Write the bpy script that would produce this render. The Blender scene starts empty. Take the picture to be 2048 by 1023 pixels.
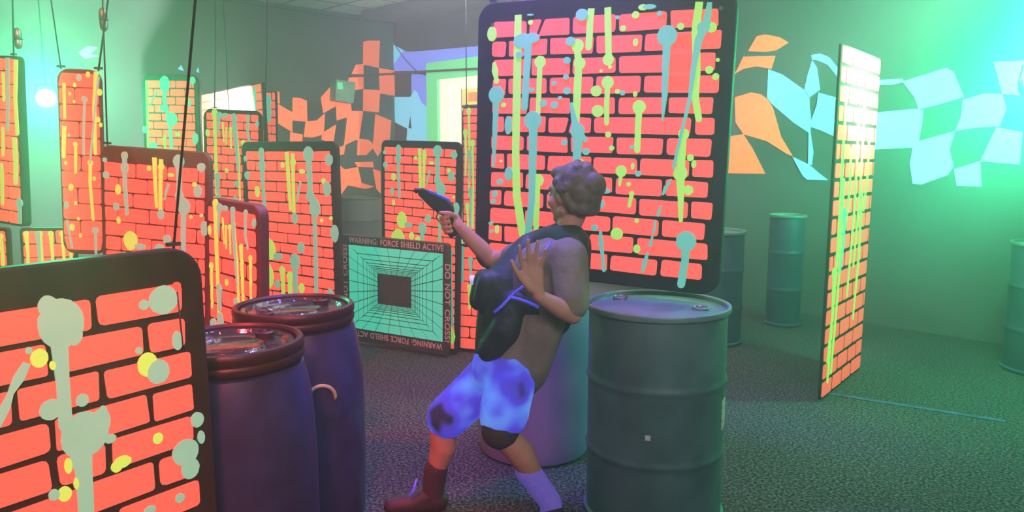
import bpy, bmesh, math, random
import numpy as np
from mathutils import Vector, Matrix
from mathutils.bvhtree import BVHTree

random.seed(7)
rnd = random.Random(11)
sc = bpy.context.scene
COL = sc.collection
R = math.radians

# ---------------------------------------------------------------- camera
F, CX, CY = 1500.0, 1024.0, 511.5          # focal length and centre for the 2048 x 1023 frame
PITCH, HC = R(8.03), 1.5
camd = bpy.data.cameras.new('camera'); cam = bpy.data.objects.new('camera', camd); COL.objects.link(cam)
cam.location = (0, 0, HC); cam.rotation_euler = (R(90) - PITCH, 0, 0)
camd.sensor_width = 36.0; camd.lens = 36.0 * F / 2048.0; camd.clip_start = 0.02; camd.clip_end = 100
sc.camera = cam

# ---------------------------------------------------------------- world, exposure
w = bpy.data.worlds.new('world'); sc.world = w; w.use_nodes = True
w.node_tree.nodes['Background'].inputs[0].default_value = (0.02, 0.02, 0.025, 1)
w.node_tree.nodes['Background'].inputs[1].default_value = 0.2
sc.view_settings.view_transform = 'Standard'; sc.view_settings.look = 'None'
sc.view_settings.exposure = 0.0; sc.view_settings.gamma = 1.0; sc.view_settings.use_curve_mapping = False
sc.cycles.use_denoising = True; sc.cycles.use_light_tree = False
sc.cycles.adaptive_threshold = 0.03; sc.cycles.max_bounces = 4; sc.cycles.diffuse_bounces = 2; sc.cycles.glossy_bounces = 2; sc.cycles.transmission_bounces = 2; sc.cycles.volume_bounces = 0
sc.cycles.sample_clamp_indirect = 4.0

# ---------------------------------------------------------------- large lights
def area(name, loc, target, size, power, col):
    l = bpy.data.lights.new(name, 'AREA'); l.shape = 'RECTANGLE'; l.size, l.size_y = size; l.energy = power; l.color = col
    o = bpy.data.objects.new(name, l); COL.objects.link(o); o.location = loc
    o.rotation_euler = (Vector(target) - Vector(loc)).to_track_quat('-Z', 'Y').to_euler(); return o
def point(name, loc, power, col, rad=0.06):
    l = bpy.data.lights.new(name, 'POINT'); l.energy = power; l.color = col; l.shadow_soft_size = rad
    o = bpy.data.objects.new(name, l); COL.objects.link(o); o.location = loc; return o
def spot(name, loc, target, power, col, angle, blend=0.5, rad=0.06):
    l = bpy.data.lights.new(name, 'SPOT'); l.energy = power; l.color = col; l.spot_size = R(angle); l.spot_blend = blend; l.shadow_soft_size = rad
    o = bpy.data.objects.new(name, l); COL.objects.link(o); o.location = loc
    o.rotation_euler = (Vector(target) - Vector(loc)).to_track_quat('-Z', 'Y').to_euler(); return o
spot('added_green_wash', (3.75, 4.35, 2.15), (3.6, 6.3, 2.15), 1500, (0.045, 1.0, 0.45), 105, 1.0, 0.1)  # unseen green spot added to brighten the flag wall
area('fill_front', (1.0, -1.3, 3.2), (0.7, 4.5, 1.2), (3.0, 1.0), 50, (1.0, 0.80, 0.98)).data.spread = R(95)  # unseen fill behind the viewer, added to light the panel fronts
area('fill_middle', (0.6, 4.6, 3.35), (0.6, 4.7, 0), (3.0, 2.0), 76, (1.0, 0.88, 1.0))  # unseen soft fill added overhead for ambient light
area('fill_back', (-0.6, 8.2, 3.3), (-0.8, 9.0, 0), (2.0, 2.0), 110, (1.0, 0.86, 0.90))  # unseen overhead fill added to lift the far walls
spot('red_light', (-1.45, 1.5, 3.25), (-2.0, 3.5, 0.9), 800, (1.0, 0.05, 0.065), 80, 0.7, 0.15)
spot('red_light_near', (-0.4, -0.2, 2.7), (-1.15, 1.7, 0.7), 640, (1.0, 0.05, 0.06), 48, 0.6, 0.15)
spot('added_white_right', (3.15, 3.45, 3.25), (2.15, 4.72, 2.1), 9500, (1.0, 0.95, 1.0), 30, 1.0, 0.08)  # unseen white spot added to bleach the top of the tall right panel
spot('violet_light', (-0.2, 3.1, 3.25), (-0.15, 2.95, 0.5), 480, (0.24, 0.13, 1.0), 84, 0.6, 0.12)

# ---------------------------------------------------------------- pixel helpers (pixel -> ray -> real plane)
c_, s_ = math.cos(PITCH), math.sin(PITCH)
CAMP = Vector((0, 0, HC))
def ray(px, py):
    a = (px - CX) / F; b = (CY - py) / F
    return Vector((a, c_ + b * s_, -s_ + b * c_))
def at(px, py, y):
    r = ray(px, py); return CAMP + r * (y / r.y)
def on_plane(px, py, p0, n):
    r = ray(px, py); return CAMP + r * ((p0 - CAMP).dot(n) / r.dot(n))

# ---------------------------------------------------------------- materials
MATS = {}
def mat(name, col, rough=0.6, metal=0.0, emit=None, estr=0.0, noise=None, bump=None, spec=0.5, coat=0.0):
    m = bpy.data.materials.new(name); m.use_nodes = True; nt = m.node_tree; b = nt.nodes['Principled BSDF']
    b.inputs['Base Color'].default_value = (*col, 1); b.inputs['Roughness'].default_value = rough; b.inputs['Metallic'].default_value = metal
    b.inputs['Specular IOR Level'].default_value = spec
    if coat: b.inputs['Coat Weight'].default_value = coat; b.inputs['Coat Roughness'].default_value = 0.1
    if emit: b.inputs['Emission Color'].default_value = (*emit, 1); b.inputs['Emission Strength'].default_value = estr
    tc = nt.nodes.new('ShaderNodeTexCoord')
    if noise:                                           # (scale, amount, detail)
        nz = nt.nodes.new('ShaderNodeTexNoise'); nz.inputs['Scale'].default_value = noise[0]; nz.inputs['Detail'].default_value = noise[2]
        nt.links.new(tc.outputs['Object'], nz.inputs['Vector'])
        rp = nt.nodes.new('ShaderNodeValToRGB'); a = noise[1]
        rp.color_ramp.elements[0].position = 0.3; rp.color_ramp.elements[1].position = 0.7
        rp.color_ramp.elements[0].color = (*[max(0, x * (1 - a)) for x in col], 1); rp.color_ramp.elements[1].color = (*[min(1, x * (1 + a)) for x in col], 1)
        nt.links.new(nz.outputs['Fac'], rp.inputs['Fac']); nt.links.new(rp.outputs['Color'], b.inputs['Base Color'])
    if bump:
        nb = nt.nodes.new('ShaderNodeTexNoise'); nb.inputs['Scale'].default_value = bump[0]; nb.inputs['Detail'].default_value = 3
        nt.links.new(tc.outputs['Object'], nb.inputs['Vector'])
        bp = nt.nodes.new('ShaderNodeBump'); bp.inputs['Strength'].default_value = bump[1]; bp.inputs['Distance'].default_value = bump[2]
        nt.links.new(nb.outputs['Fac'], bp.inputs['Height']); nt.links.new(bp.outputs['Normal'], b.inputs['Normal'])
    try: m.cycles.emission_sampling = 'NONE'
    except Exception: pass
    MATS[name] = m; return m
# fluorescent (black-light) paints really give off light: one even, weak emission per paint
def fluo(name, base, emit, k): return mat(name, base, 0.7, noise=(9.0, 0.06, 2.0), emit=emit, estr=k, spec=0.2)
ORANGE = fluo('fluorescent_orange', (0.90, 0.105, 0.08), (1.0, 0.128, 0.080), 0.80)
CYAN = fluo('fluorescent_cyan', (0.26, 0.42, 0.25), (0.05, 0.62, 0.44), 0.58)
LIME = fluo('fluorescent_lime', (0.42, 0.60, 0.12), (0.32, 0.88, 0.11), 0.66)
SKYB = fluo('fluorescent_sky', (0.30, 0.72, 0.85), (0.16, 0.60, 0.90), 0.85)
VIOL = fluo('fluorescent_violet', (0.25, 0.28, 0.75), (0.17, 0.22, 0.85), 0.9)
GREENP = fluo('fluorescent_green', (0.22, 0.80, 0.35), (0.16, 0.85, 0.30), 0.6)
PALEY = fluo('fluorescent_pale_yellow', (0.85, 0.9, 0.55), (0.95, 1.0, 0.62), 1.15)
WARMY = fluo('fluorescent_yellow', (0.9, 0.75, 0.3), (1.0, 0.75, 0.22), 0.65)
AMBER = fluo('fluorescent_amber', (0.9, 0.35, 0.12), (1.0, 0.30, 0.06), 0.6)
SHIELDC = fluo('fluorescent_sea_green', (0.10, 0.62, 0.45), (0.06, 0.60, 0.40), 0.72)
TEXTP = fluo('faded_red_letter_paint', (0.42, 0.24, 0.22), (0.5, 0.22, 0.20), 0.3)
BOARD = mat('black_board_paint', (0.020, 0.018, 0.018), 0.6, spec=0.25, noise=(14, 0.3, 3), bump=(60, 0.15, 0.002))
MAROON = mat('maroon_board', (0.085, 0.022, 0.020), 0.6, noise=(14, 0.25, 3))  # dark red board tone used on some left panels
BOARDG = mat('dark_grey_board_paint', (0.05, 0.045, 0.045), 0.6, noise=(14, 0.3, 3))
WALLM = mat('dark_grey_wall_paint', (0.115, 0.115, 0.11), 0.85, noise=(1.4, 0.18, 5), bump=(35, 0.2, 0.004))
WALLR = mat('dark_grey_wall_paint_rough', (0.10, 0.105, 0.105), 0.85, noise=(1.1, 0.18, 5), bump=(35, 0.2, 0.004))
CEILM = mat('pale_ceiling_tile', (0.62, 0.64, 0.62), 0.9, noise=(3.0, 0.1, 4), bump=(90, 0.3, 0.003))
CEILD = mat('dark_bulkhead_paint', (0.13, 0.13, 0.14), 0.9, noise=(2.0, 0.15, 4))
FLOORM = mat('speckled_dark_carpet', (0.085, 0.075, 0.08), 0.95, bump=(220, 0.6, 0.006), spec=0.1)
WIRE = mat('dark_wire', (0.03, 0.03, 0.03), 0.5)
METAL = mat('dull_metal', (0.35, 0.36, 0.36), 0.35, 0.9)
# carpet: multi-coloured speckle
nt = FLOORM.node_tree; b = nt.nodes['Principled BSDF']; tc = [n for n in nt.nodes if n.type == 'TEX_COORD'][0]
v1 = nt.nodes.new('ShaderNodeTexNoise'); v1.inputs['Scale'].default_value = 75; v1.inputs['Detail'].default_value = 2
v2 = nt.nodes.new('ShaderNodeTexNoise'); v2.inputs['Scale'].default_value = 1.2; v2.inputs['Detail'].default_value = 4
for v in (v1, v2): nt.links.new(tc.outputs['Object'], v.inputs['Vector'])
r1 = nt.nodes.new('ShaderNodeValToRGB'); e = r1.color_ramp.elements
e[0].position = 0.34; e[0].color = (0.014, 0.018, 0.036, 1); e[1].position = 0.66; e[1].color = (0.17, 0.145, 0.14, 1)
x = r1.color_ramp.elements.new(0.5); x.color = (0.062, 0.055, 0.060, 1)
mx = nt.nodes.new('ShaderNodeMix'); mx.data_type = 'RGBA'; mx.blend_type = 'MULTIPLY'; mx.inputs[0].default_value = 0.5
r2 = nt.nodes.new('ShaderNodeValToRGB'); r2.color_ramp.elements[0].color = (0.6, 0.6, 0.65, 1); r2.color_ramp.elements[0].position = 0.3; r2.color_ramp.elements[1].position = 0.7
nt.links.new(v1.outputs['Fac'], r1.inputs['Fac']); nt.links.new(v2.outputs['Fac'], r2.inputs['Fac'])
nt.links.new(r1.outputs['Color'], mx.inputs[6]); nt.links.new(r2.outputs['Color'], mx.inputs[7]); nt.links.new(mx.outputs[2], b.inputs['Base Color'])

# ---------------------------------------------------------------- object helpers
def link(o, parent=None):
    COL.objects.link(o)
    if parent is not None: o.parent = parent
    return o
def tag(o, label=None, cat=None, group=None, kind=None):
    if label: o['label'] = label
    if cat: o['category'] = cat
    if group: o['group'] = group
    if kind: o['kind'] = kind
    return o
def empty(name, loc=(0, 0, 0), rot=(0, 0, 0)):
    o = bpy.data.objects.new(name, None); o.empty_display_size = 0.1; o.location = loc; o.rotation_euler = rot; return link(o)
def mesh(name, verts, faces, m, parent=None, smooth=False):
    me = bpy.data.meshes.new(name); me.from_pydata([tuple(v) for v in verts], [], faces); me.update()
    if smooth: me.polygons.foreach_set('use_smooth', [True] * len(me.polygons))
    me.materials.append(m); return link(bpy.data.objects.new(name, me), parent)
def prism_data(pts, y0, y1, frame=None):
    """2-D outline (x, z) extruded from y0 (front) to y1 (back)"""
    n = len(pts)
    a = sum(pts[i][0] * pts[(i + 1) % n][1] - pts[(i + 1) % n][0] * pts[i][1] for i in range(n))
    if a < 0: pts = pts[::-1]
    V = [(p[0], y0, p[1]) for p in pts] + [(p[0], y1, p[1]) for p in pts]
    Fc = [tuple(range(n)), tuple(range(2 * n - 1, n - 1, -1))] + [(i, i + n, (i + 1) % n + n, (i + 1) % n) for i in range(n)]
    return V, Fc
def prism(name, pts, y0, y1, m, parent=None):
    V, Fc = prism_data(pts, y0, y1); return mesh(name, V, Fc, m, parent)
def rrect(x0, x1, z0, z1, r, n=4):
    P = []
    for cx, cz, a0 in ((x1 - r, z1 - r, 0), (x0 + r, z1 - r, 90), (x0 + r, z0 + r, 180), (x1 - r, z0 + r, 270)):
        for k in range(n + 1):
            a = R(a0 + 90 * k / n); P.append((cx + r * math.cos(a), cz + r * math.sin(a)))
    return P
def box_data(lo, hi):
    x0, y0, z0 = lo; x1, y1, z1 = hi
    V = [(x0, y0, z0), (x1, y0, z0), (x1, y1, z0), (x0, y1, z0), (x0, y0, z1), (x1, y0, z1), (x1, y1, z1), (x0, y1, z1)]
    return V, [(0, 3, 2, 1), (4, 5, 6, 7), (0, 1, 5, 4), (1, 2, 6, 5), (2, 3, 7, 6), (3, 0, 4, 7)]
def box(name, lo, hi, m, parent=None):
    V, Fc = box_data(lo, hi); return mesh(name, V, Fc, m, parent)
def tube_data(pts, r, n=8):
    pts = [Vector(p) for p in pts]; rs = r if isinstance(r, (list, tuple)) else [r] * len(pts)
    V, Fc = [], []; ref = Vector((0.31, 0.87, 0.37)).normalized()
    for i, p in enumerate(pts):
        d = (pts[min(i + 1, len(pts) - 1)] - pts[max(i - 1, 0)]).normalized()
        a = d.cross(ref)
        if a.length < 1e-3: a = d.cross(Vector((1, 0, 0)))
        a.normalize(); b2 = d.cross(a)
        for k in range(n):
            t = 2 * math.pi * k / n; V.append(tuple(p + (a * math.cos(t) + b2 * math.sin(t)) * rs[i]))
    for i in range(len(pts) - 1):
        for k in range(n):
            q = (k + 1) % n; Fc.append((i * n + k, i * n + q, (i + 1) * n + q, (i + 1) * n + k))
    Fc.append(tuple(range(n))[::-1]); Fc.append(tuple(range((len(pts) - 1) * n, len(pts) * n)))
    return V, Fc
def tube(name, pts, r, m, parent=None, n=8):
    V, Fc = tube_data(pts, r, n); return mesh(name, V, Fc, m, parent, True)
def lathe(name, prof, m, parent=None, n=48, cap0=True, cap1=True, loc=(0, 0, 0)):
    V, Fc = [], []
    for r_, z in prof:
        for k in range(n):
            t = 2 * math.pi * k / n; V.append((loc[0] + r_ * math.cos(t), loc[1] + r_ * math.sin(t), loc[2] + z))
    for i in range(len(prof) - 1):
        for k in range(n):
            q = (k + 1) % n; Fc.append((i * n + k, i * n + q, (i + 1) * n + q, (i + 1) * n + k))
    if cap0: Fc.append(tuple(range(n))[::-1])
    if cap1: Fc.append(tuple(range((len(prof) - 1) * n, len(prof) * n)))
    o = mesh(name, V, Fc, m, parent, True)
    try: o.data.set_sharp_from_angle(angle=R(35))
    except Exception: pass
    return o
def circle_pts(cx, cz, rx, rz=None, n=14, wob=0.06):
    rz = rz or rx
    return [(cx + rx * math.cos(2 * math.pi * k / n) * (1 + rnd.uniform(-wob, wob)), cz + rz * math.sin(2 * math.pi * k / n) * (1 + rnd.uniform(-wob, wob))) for k in range(n)]
def strip_pts(path):
    """[(x, z, halfwidth)] -> outline with rounded end"""
    L, Rr = [], []
    n = len(path)
    for i, (x, z, h) in enumerate(path):
        a = path[max(i - 1, 0)]; c = path[min(i + 1, n - 1)]
        d = Vector((c[0] - a[0], c[1] - a[1]))
        if d.length < 1e-6: d = Vector((0, -1))
        d.normalize(); nx, nz = -d.y, d.x
        L.append((x + nx * h, z + nz * h)); Rr.append((x - nx * h, z - nz * h))
    x, z, h = path[-1]; a = path[-2]; d = Vector((x - a[0], z - a[1])).normalized(); nx, nz = -d.y, d.x
    end = [(x + (nx * math.cos(t) + d.x * math.sin(t)) * h, z + (nz * math.cos(t) + d.y * math.sin(t)) * h) for t in (R(45), R(90), R(135))]
    return L + end + Rr[::-1]

# ================================================================ THE ROOM
ZC = 3.4
rc = ray(786, 41); CORN = CAMP + rc * ((ZC - HC) / rc.z)
ra = ray(520, 3); PA = CAMP + ra * ((ZC - HC) / ra.z)
DL = Vector((PA.x - CORN.x, PA.y - CORN.y, 0)).normalized()         # along the left wall, towards the viewer
DR = Vector((-DL.y, DL.x, 0));  DR = DR if DR.x > 0 else -DR          # along the right wall
C0 = Vector((CORN.x, CORN.y, 0))
LL, LR, TH = 10.8, 13.2, 0.2
RM = Matrix(((DR.x, -DL.x, 0, C0.x), (DR.y, -DL.y, 0, C0.y), (0, 0, 1, 0), (0, 0, 0, 1)))   # local: x along right wall, y = into the corner (y=0), room is y<0
def room_obj(name, lo, hi, m):
    o = box(name, lo, hi, m); o.matrix_world = RM; tag(o, kind='structure'); return o
floor = room_obj('floor', (-TH, -LL - TH, -0.1), (LR + TH, TH, 0), FLOORM); floor['label'] = 'dark speckled carpet floor'
ceil_ = room_obj('ceiling', (-TH, -LL - TH, ZC), (LR + TH, TH, ZC + 0.1), CEILM); ceil_['label'] = 'pale tiled ceiling'
wl = room_obj('wall_left', (-TH, -LL, 0), (0, TH, ZC), WALLM); wl['label'] = 'dark grey wall painted with orange checkered flags'
wr = room_obj('wall_right', (0, 0, 0), (LR, TH, ZC), WALLR); wr['label'] = 'dark grey wall painted with blue checkered flags'
wf = room_obj('wall_front', (LR, -LL, 0), (LR + TH, TH, ZC), WALLM); wf['label'] = 'dark grey wall behind the viewer'
wb = room_obj('wall_back', (-TH, -LL - TH, 0), (LR + TH, -LL, ZC), WALLM); wb['label'] = 'dark grey side wall'
# dropped bulkhead over the right wall: its end shows beside the pale ceiling
RMi = RM.inverted()
tb = room_obj('trim_1', (0.32, -0.75, ZC - 0.09), (LR - 0.01, -0.002, ZC - 0.003), CEILD); tb['label'] = 'dark boxed bulkhead under the ceiling'
tb2 = room_obj('trim_2', (0.003, -LL + 0.01, ZC - 0.05), (0.045, -0.01, ZC - 0.003), CEILD); tb2['label'] = 'dark trim along the top of the left wall'
# ceiling tile joints as thin metal runners, parts of the ceiling
RUN = mat('ceiling_runner', (0.22, 0.23, 0.23), 0.6)
for k in range(1, 14):
    box('ceiling_runner', (0.0, -0.6 * k - 0.012, ZC - 0.006), (5.0, -0.6 * k + 0.012, ZC - 0.001), RUN, ceil_)
for k in range(1, 8):
    box('ceiling_runner', (0.6 * k - 0.012, -8.0, ZC - 0.006), (0.6 * k + 0.012, -0.8, ZC - 0.001), RUN, ceil_)

# ---- painted murals: thin layers of paint on the walls, each patch its own part
LW_P, LW_N = C0, DR.copy(); RW_P, RW_N = C0, DL.copy()
def wall_patch(name, poly, wall, m, lift=0.004):
    n, p0 = (LW_N, LW_P) if wall is wl else (RW_N, RW_P)
    P = [RMi @ on_plane(x, y, p0, n) for x, y in poly]
    N = len(P)
    if wall is wl:
        V = [(lift, p.y, p.z) for p in P] + [(-0.001, p.y, p.z) for p in P]
    else:
        V = [(p.x, -lift, p.z) for p in P] + [(p.x, 0.001, p.z) for p in P]
    Fc = [tuple(range(N)), tuple(range(2 * N - 1, N - 1, -1))] + [(i, i + N, (i + 1) % N + N, (i + 1) % N) for i in range(N)]
    o = mesh(name, V, Fc, m, wall); bm = bmesh.new(); bm.from_mesh(o.data); bmesh.ops.recalc_face_normals(bm, faces=bm.faces); bm.to_mesh(o.data); bm.free()
    return o
def zz(ox, oy, sc_, pts): return [(ox + x * sc_, oy + y * sc_) for x, y in pts]
A = lambda p: zz(530, 60, 0.23465, p)
MURO = fluo('fluorescent_mural_red_orange', (0.92, 0.16, 0.08), (1.0, 0.17, 0.075), 1.05)
for p in ([(838, 102), (880, 90), (978, 92), (968, 322), (900, 305), (835, 295)], [(775, 295), (838, 290), (838, 378), (738, 374)], [(970, 322), (1105, 348), (1112, 370), (975, 372)],
          [(712, 406), (838, 400), (838, 500), (705, 520)], [(972, 385), (1118, 385), (1108, 560), (980, 540)], [(838, 505), (980, 515), (970, 700), (835, 688)],
          [(475, 575), (560, 480), (580, 478), (570, 580), (602, 600), (600, 650), (495, 708)], [(602, 600), (722, 548), (738, 690), (700, 742), (610, 770)],
          [(65, 525), (120, 525), (125, 625), (70, 620)], [(110, 630), (232, 700), (232, 870), (110, 795)], [(235, 575), (300, 580), (355, 602), (360, 780), (232, 770)],
          [(345, 780), (440, 770), (510, 710), (500, 890), (400, 915), (330, 910)], [(215, 870), (320, 890), (315, 990), (210, 990)], [(490, 875), (605, 805), (580, 972), (480, 930)],
          [(700, 742), (740, 690), (835, 690), (800, 932), (760, 940), (672, 985)], [(940, 716), (1075, 772), (1060, 950), (1000, 1010), (960, 1075), (915, 1000), (925, 932)],
          [(790, 925), (880, 935), (912, 960), (915, 1010), (860, 1065), (785, 1065)]):
    wall_patch('mural_check', A(p), wl, MURO)
B5 = lambda p: zz(660, 260, 0.23456, p)
for p in ([(45, 160), (130, 125), (118, 205), (75, 215)], [(210, 275), (365, 268), (372, 318), (235, 312)], [(72, 285), (120, 335), (238, 315), (268, 450), (375, 482), (300, 500), (150, 470), (85, 560)],
          [(365, 330), (430, 350), (432, 540), (395, 500)]):
    wall_patch('mural_check', B5(p), wl, MURO)
GREYP = mat('mural_grey_paint', (0.075, 0.075, 0.08), 0.8, noise=(3, 0.2, 3))
for p in ([(848, 305), (958, 335), (966, 495), (845, 495)], [(735, 545), (832, 515), (822, 680), (735, 682)], [(985, 545), (1095, 565), (1075, 745), (968, 705)], [(835, 700), (938, 715), (915, 915), (805, 922)],
          [(605, 790), (690, 745), (655, 985), (585, 975)], [(515, 720), (602, 650), (602, 795), (502, 865)], [(235, 770), (340, 785), (318, 885), (232, 845)], [(370, 620), (480, 620), (495, 700), (430, 760), (365, 765)]):
    wall_patch('mural_check', A(p), wl, GREYP, 0.003)
for p, m, l in (([(1098, 350), (1095, 125), (1210, 185), (1330, 180), (1845, 135), (1840, 270), (1430, 285), (1430, 345)], VIOL, .004), ([(1098, 128), (1180, 172), (1130, 250), (1100, 290)], SKYB, .006),
             ([(1250, 375), (1420, 380), (1420, 682), (1335, 620), (1300, 530), (1275, 512), (1250, 545)], VIOL, .004),
             ([(1100, 570), (1240, 570), (1275, 512), (1300, 530), (1335, 620), (1420, 682), (1420, 1200), (1190, 1200), (1215, 840), (1085, 772)], SKYB, .0045),
             ([(1240, 730), (1252, 840), (1225, 835)], GREYP, .006), ([(1125, 385), (1238, 375), (1238, 568), (1112, 562)], GREYP, .003), ([(1085, 785), (1205, 845), (1190, 945), (1075, 945)], GREYP, .003)):
    wall_patch('mural_patch', A(p), wr, m, l)
A2 = lambda p: zz(1440, 60, 0.3129, p)
MORG = fluo('fluorescent_mural_orange', (0.92, 0.20, 0.10), (1.0, 0.25, 0.07), 0.7)
for p in ([(180, 135), (235, 40), (290, 28), (380, 45), (440, 80), (360, 130), (290, 140)], [(60, 300), (105, 262), (150, 170), (355, 165), (330, 248), (230, 232), (150, 248)],
          [(95, 430), (200, 398), (260, 410), (305, 440), (340, 500), (390, 680), (465, 805), (430, 792), (300, 710), (150, 665), (100, 590)], [(60, 680), (150, 665), (210, 760), (290, 918), (50, 915)]):
    wall_patch('mural_patch', A2(p), wr, MORG)
for i, p in enumerate(([(310, 250), (400, 285), (535, 380), (572, 432), (575, 660), (470, 590), (330, 470), (302, 430)], [(590, 195), (620, 240), (640, 380), (575, 428), (540, 380), (560, 290)],
          [(585, 160), (640, 150), (700, 175), (760, 250), (760, 310), (690, 222), (620, 192), (590, 190)], [(630, 400), (760, 436), (760, 692), (650, 642), (585, 620), (580, 590), (620, 480)],
          [(572, 480), (582, 560), (578, 650), (597, 780), (587, 862), (565, 855)], [(465, 810), (570, 860), (640, 920), (690, 958), (560, 955), (530, 930)])):
    wall_patch('mural_patch', A2(p), wr, SKYB, 0.004 + 0.0006 * i)
PSKY = fluo('fluorescent_pale_sky', (0.42, 0.80, 0.88), (0.26, 0.66, 0.86), 0.75)
A3 = lambda p: zz(1720, 100, 0.2934, p)
for p in ([(60, 210), (125, 205), (290, 195), (300, 215), (230, 235), (60, 238)], [(290, 215), (400, 180), (590, 120), (640, 150), (710, 320), (540, 370), (400, 405), (370, 320)],
          [(910, 80), (1180, 70), (1180, 312), (970, 300)], [(60, 430), (115, 425), (380, 400), (432, 410), (425, 500), (400, 620), (360, 665), (60, 678)], [(700, 340), (850, 295), (970, 300), (1000, 400), (950, 520), (820, 525), (650, 550), (690, 450)],
          [(400, 620), (650, 550), (610, 680), (640, 790), (600, 850), (420, 915), (360, 910), (340, 770), (360, 665)], [(930, 525), (1110, 560), (1090, 780), (960, 770), (820, 755)],
          [(640, 812), (820, 755), (830, 930), (660, 925)]):
    wall_patch('mural_patch', A3(p), wr, PSKY)
for p in ([(155, 105), (175, 92), (195, 95), (180, 108), (200, 112), (170, 118)], [(355, 138), (362, 130), (368, 142)], [(392, 142), (397, 134), (398, 146)]):
    wall_patch('paint_splash', p, wl, SKYB)

# ---- the nested fluorescent doorway on the right wall: stepped casings
door = tag(empty('door_1'), 'painted doorway of nested green, pale and yellow casings', kind='structure')
door.matrix_world = RM
def wl_xy(px, py): p = RMi @ on_plane(px, py, RW_P, RW_N); return p.x, p.z
def casing(name, x0, ztop, x1, wdt, d, m):
    pts = [(x0, 0.003), (x0, ztop), (x1, ztop), (x1, 0.003), (x1 - wdt, 0.003), (x1 - wdt, ztop - wdt), (x0 + wdt, ztop - wdt), (x0 + wdt, 0.003)]
    prism(name, pts, -d, -0.002, m, door)
xs = [wl_xy(x, 250)[0] for x in (864, 885, 887, 906, 909, 923, 926, 938)]
tops = [wl_xy(866, 127)[1], wl_xy(890, 141)[1], wl_xy(911, 157)[1], wl_xy(927, 172)[1], wl_xy(940, 185)[1]]
wr_ = xs[0] + 1.85
casing('door_casing', xs[0], tops[0], wr_, xs[1] - xs[0], 0.09, GREENP)
casing('door_casing', xs[2], tops[1], wr_ - (xs[2] - xs[0]), xs[3] - xs[2], 0.06, PALEY)
casing('door_casing', xs[4], tops[2], wr_ - (xs[4] - xs[0]), xs[5] - xs[4], 0.035, PALEY)
zmid = wl_xy(930, 213)[1]
box('door_panel', (xs[6], -0.015, zmid + 0.02), (wr_ - (xs[6] - xs[0]), -0.002, tops[3]), WARMY, door)
box('door_panel', (xs[6], -0.015, 0.003), (wr_ - (xs[6] - xs[0]), -0.002, zmid - 0.02), WARMY, door)
box('door_inset', (xs[7] + 0.02, -0.024, zmid + 0.06), (wr_ - (xs[7] - xs[0]) - 0.02, -0.0155, tops[4]), AMBER, door)
box('door_inset', (xs[7] + 0.02, -0.024, 0.25), (wr_ - (xs[7] - xs[0]) - 0.02, -0.0155, zmid - 0.08), AMBER, door)

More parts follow.
